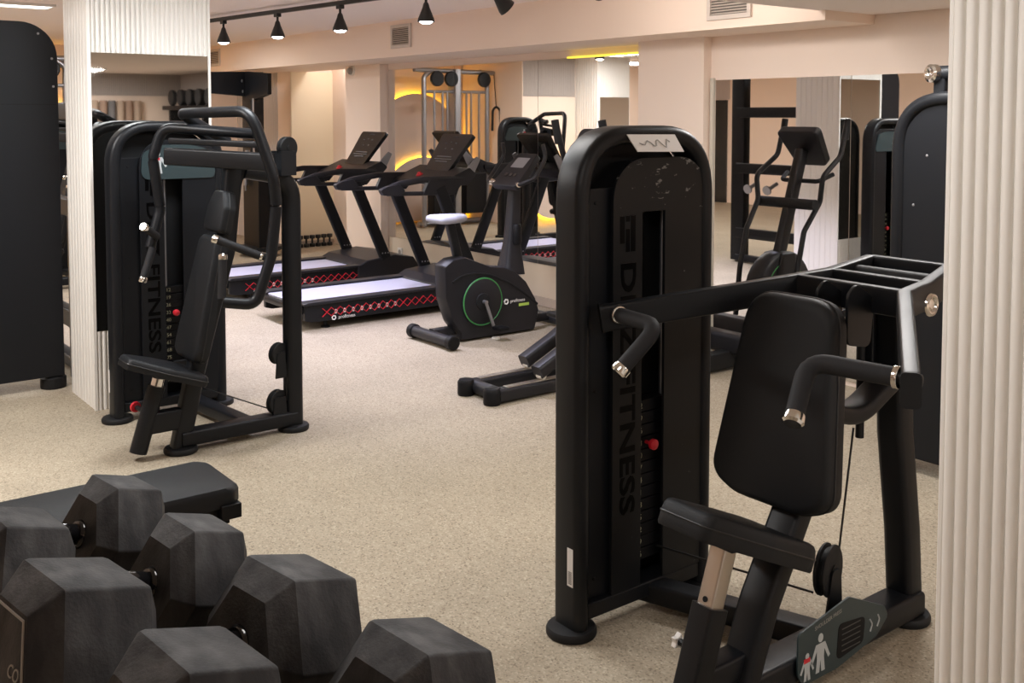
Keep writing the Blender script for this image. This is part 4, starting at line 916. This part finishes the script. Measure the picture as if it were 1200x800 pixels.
# ================================================================== EQUIPMENT STANDING WHERE ONLY THE MIRRORS SHOW IT
co = thing('cable_crossover', 'grey steel cable crossover frame seen in the treadmill mirror', 'exercise machine', (-12.2, 2.5, 0))
x = -12.1; ya, yb, yc = 1.93, 2.46, 3.02
for y in (ya, yc):
    b = MB(); b.tube([(x,y,.03),(x,y,2.13),(x,y+(.14 if y<yb else -.14),2.22)], .035, 12, .1); b.build('upright', 'silver', co)
b = MB(); b.bar((x-.02,yb+.03,.03),(x-.02,yb+.03,2.24),.10,.20,.01,up=(1,0,0)); b.build('column', 'silver', co)
b = MB(); b.tube([(x,ya-.12,2.20),(x,yc+.16,2.22)], .035, 12); b.tube([(x,ya,1.92),(x,yc,1.92)], .022, 10); b.tube([(x-.15,ya,.05),(x-.15,yc,.05)], .04, 10); b.build('crossbar', 'silver', co)
for y in (ya+.16, ya+.30, ya+.38, yc-.16, yc-.30, yc-.38):
    b = MB(); b.cyl((x+.02,y,.75 if y<yb else .2),(x+.02,y,1.92), .016, 8); b.build('guide_rod', 'silver', co)
for y in (ya+.10, yc-.18, yc-.42): 
    b = MB(); b.lathe((x+.04,y,2.10), (1,0,0), [(.10,0),(.11,.01),(.11,.04),(.10,.05)], 20); b.build('pulley', 'powder', co)
for y0, y1 in ((ya+.08, ya+.44), (yc-.46, yc-.1)):
    b = MB(); b.bb(x-.08,x+.10,y0,y1,.18,.85); b.build('weight_stack', 'plate_dark', co, bev=.01)
b = MB(); b.tube([(x+.06,ya-.20,1.36),(x+.06,ya-.19,1.66),(x+.06,ya-.12,1.72),(x+.06,ya-.06,1.66),(x+.06,ya-.05,1.36)], .018, 8, .05); b.tube([(x+.06,ya-.12,1.72),(x+.02,ya-.11,2.18)], .008, 6); b.build('rope_handle', 'powder', co)

sr = thing('squat_rack', 'black squat rack behind the white fluted column, seen in the floor length mirror', 'rack', (-6.95, 1.75, 0))
for xx in (-7.31, -6.40):
    b = MB(); b.bar((xx,1.66,.02),(xx,1.66,2.0 if xx < -7 else 1.0),.17,.11,.01,up=(0,1,0)); ur = b.build('upright', 'powder', sr)
    b = MB()
    for k in range(12): b.lathe((xx, 1.711, .35+k*.12), (0,1,0), [(.016,0),(.016,.002)], 10)
    b.build('pin_hole', 'silver', ur)
for z in (.32, 1.02, 1.62):
    b = MB(); b.bar((-7.31,1.70,z),(-6.32,1.70,z),.07,.11,.01); b.build('crossmember', 'powder', sr)
b = MB(); b.bar((-7.31,1.70,.05),(-6.4,1.70,.05),.08,.07,.01); b.build('base', 'powder', sr)
for xx in (-7.0, -6.75):
    b = MB(); b.cyl((xx,1.75,.88),(xx,1.90,.82),.02,10); b.lathe((xx,1.90,.82), (0,1,-.3), [(.05,0),(.05,.02)], 14); b.build('weight_peg', 'silver', sr)
ms = thing('mat_shelf', 'long low black wall shelf carrying the rolled mats', 'shelf', (3.1, 3.9, .9))
b = MB(); b.bb(3.05,3.2,3.2,4.66,.92,.95); b.build('board', 'powder', ms, bev=.003)
for yy in (3.4, 4.45):
    b = MB(); b.bb(3.08,3.2,yy-.02,yy+.02,.78,.92); b.build('bracket', 'powder', ms, bev=.003)
# yoga mats and round dumbbells on the right hand wall
mt = ('mat_brown','mat_tan','mat_grey','mat_brown','mat_tan','mat_grey','mat_tan','mat_brown','mat_grey','mat_tan','mat_brown','mat_tan')
for i in range(12):
    y = 3.30 + i*.115; t = thing('yoga_mat', '%s rolled mat standing on the wall shelf, place %s from the near end' % ({'mat_brown':'brown','mat_tan':'tan','mat_grey':'grey'}[mt[i]], ('one','two','three','four','five','six','seven','eight','nine','ten','eleven','twelve')[i]), 'mat', (3.12, y, .9), 'rolled mats on the low wall shelf')
    b = MB(); b.lathe((3.13, y, .95), (0,0,1), [(.045,0),(.05,.01),(.05,.83),(.045,.84)], 16); b.build('roll', mt[i], t)
    b = MB(); b.torus((3.13, y, 1.45), (0,0,1), .051, .005, 16, 6); b.build('strap', 'lamp_black', t)
sh = thing('dumbbell_shelf', 'black wall shelf holding round dumbbells on the right hand wall', 'shelf', (2.2, 5.0, 1.66))
b = MB(); b.bb(1.2,3.1,4.9,5.2,1.66,1.72); b.build('board', 'powder', sh, bev=.004)
for xx in (1.7, 2.95):
    b = MB(); b.bb(xx-.03,xx+.03,4.95,5.2,1.4,1.66); b.build('bracket', 'powder', sh, bev=.004)
for i in range(5):
    xx = 1.5 + i*.34; t = thing('round_dumbbell', 'round black dumbbell on the wall shelf, place %s along it' % ('one','two','three','four','five')[i], 'dumbbell', (xx, 5.05, 1.72), 'round dumbbells on the wall shelf')
    for s in (-1, 1):
        b = MB(); b.lathe((xx, 5.05+s*.085-.03, 1.83), (0,1,0), [(.10,0),(.11,.008),(.11,.052),(.10,.06)], 20); b.build('head', 'rubber', t)
    b = MB(); b.cyl((xx,4.99,1.83),(xx,5.11,1.83),.016,12); b.build('handle', 'chrome', t)

# ================================================================== WORLD, EXPOSURE
w = bpy.data.worlds.new('world'); SC.world = w; w.use_nodes = True
w.node_tree.nodes['Background'].inputs['Color'].default_value = (1, .93, .88, 1); w.node_tree.nodes['Background'].inputs['Strength'].default_value = .0
vs_ = SC.view_settings; SC.display_settings.display_device = 'sRGB'; vs_.view_transform = 'Standard'; vs_.look = 'None'; vs_.gamma = 1.0; vs_.use_curve_mapping = False
vs_.exposure = 0.0
SC.cycles.use_denoising = True
SC.cycles.max_bounces = 12; SC.cycles.glossy_bounces = 6; SC.cycles.diffuse_bounces = 8
for o in SC.objects:
    if '_base' in o: del o['_base']
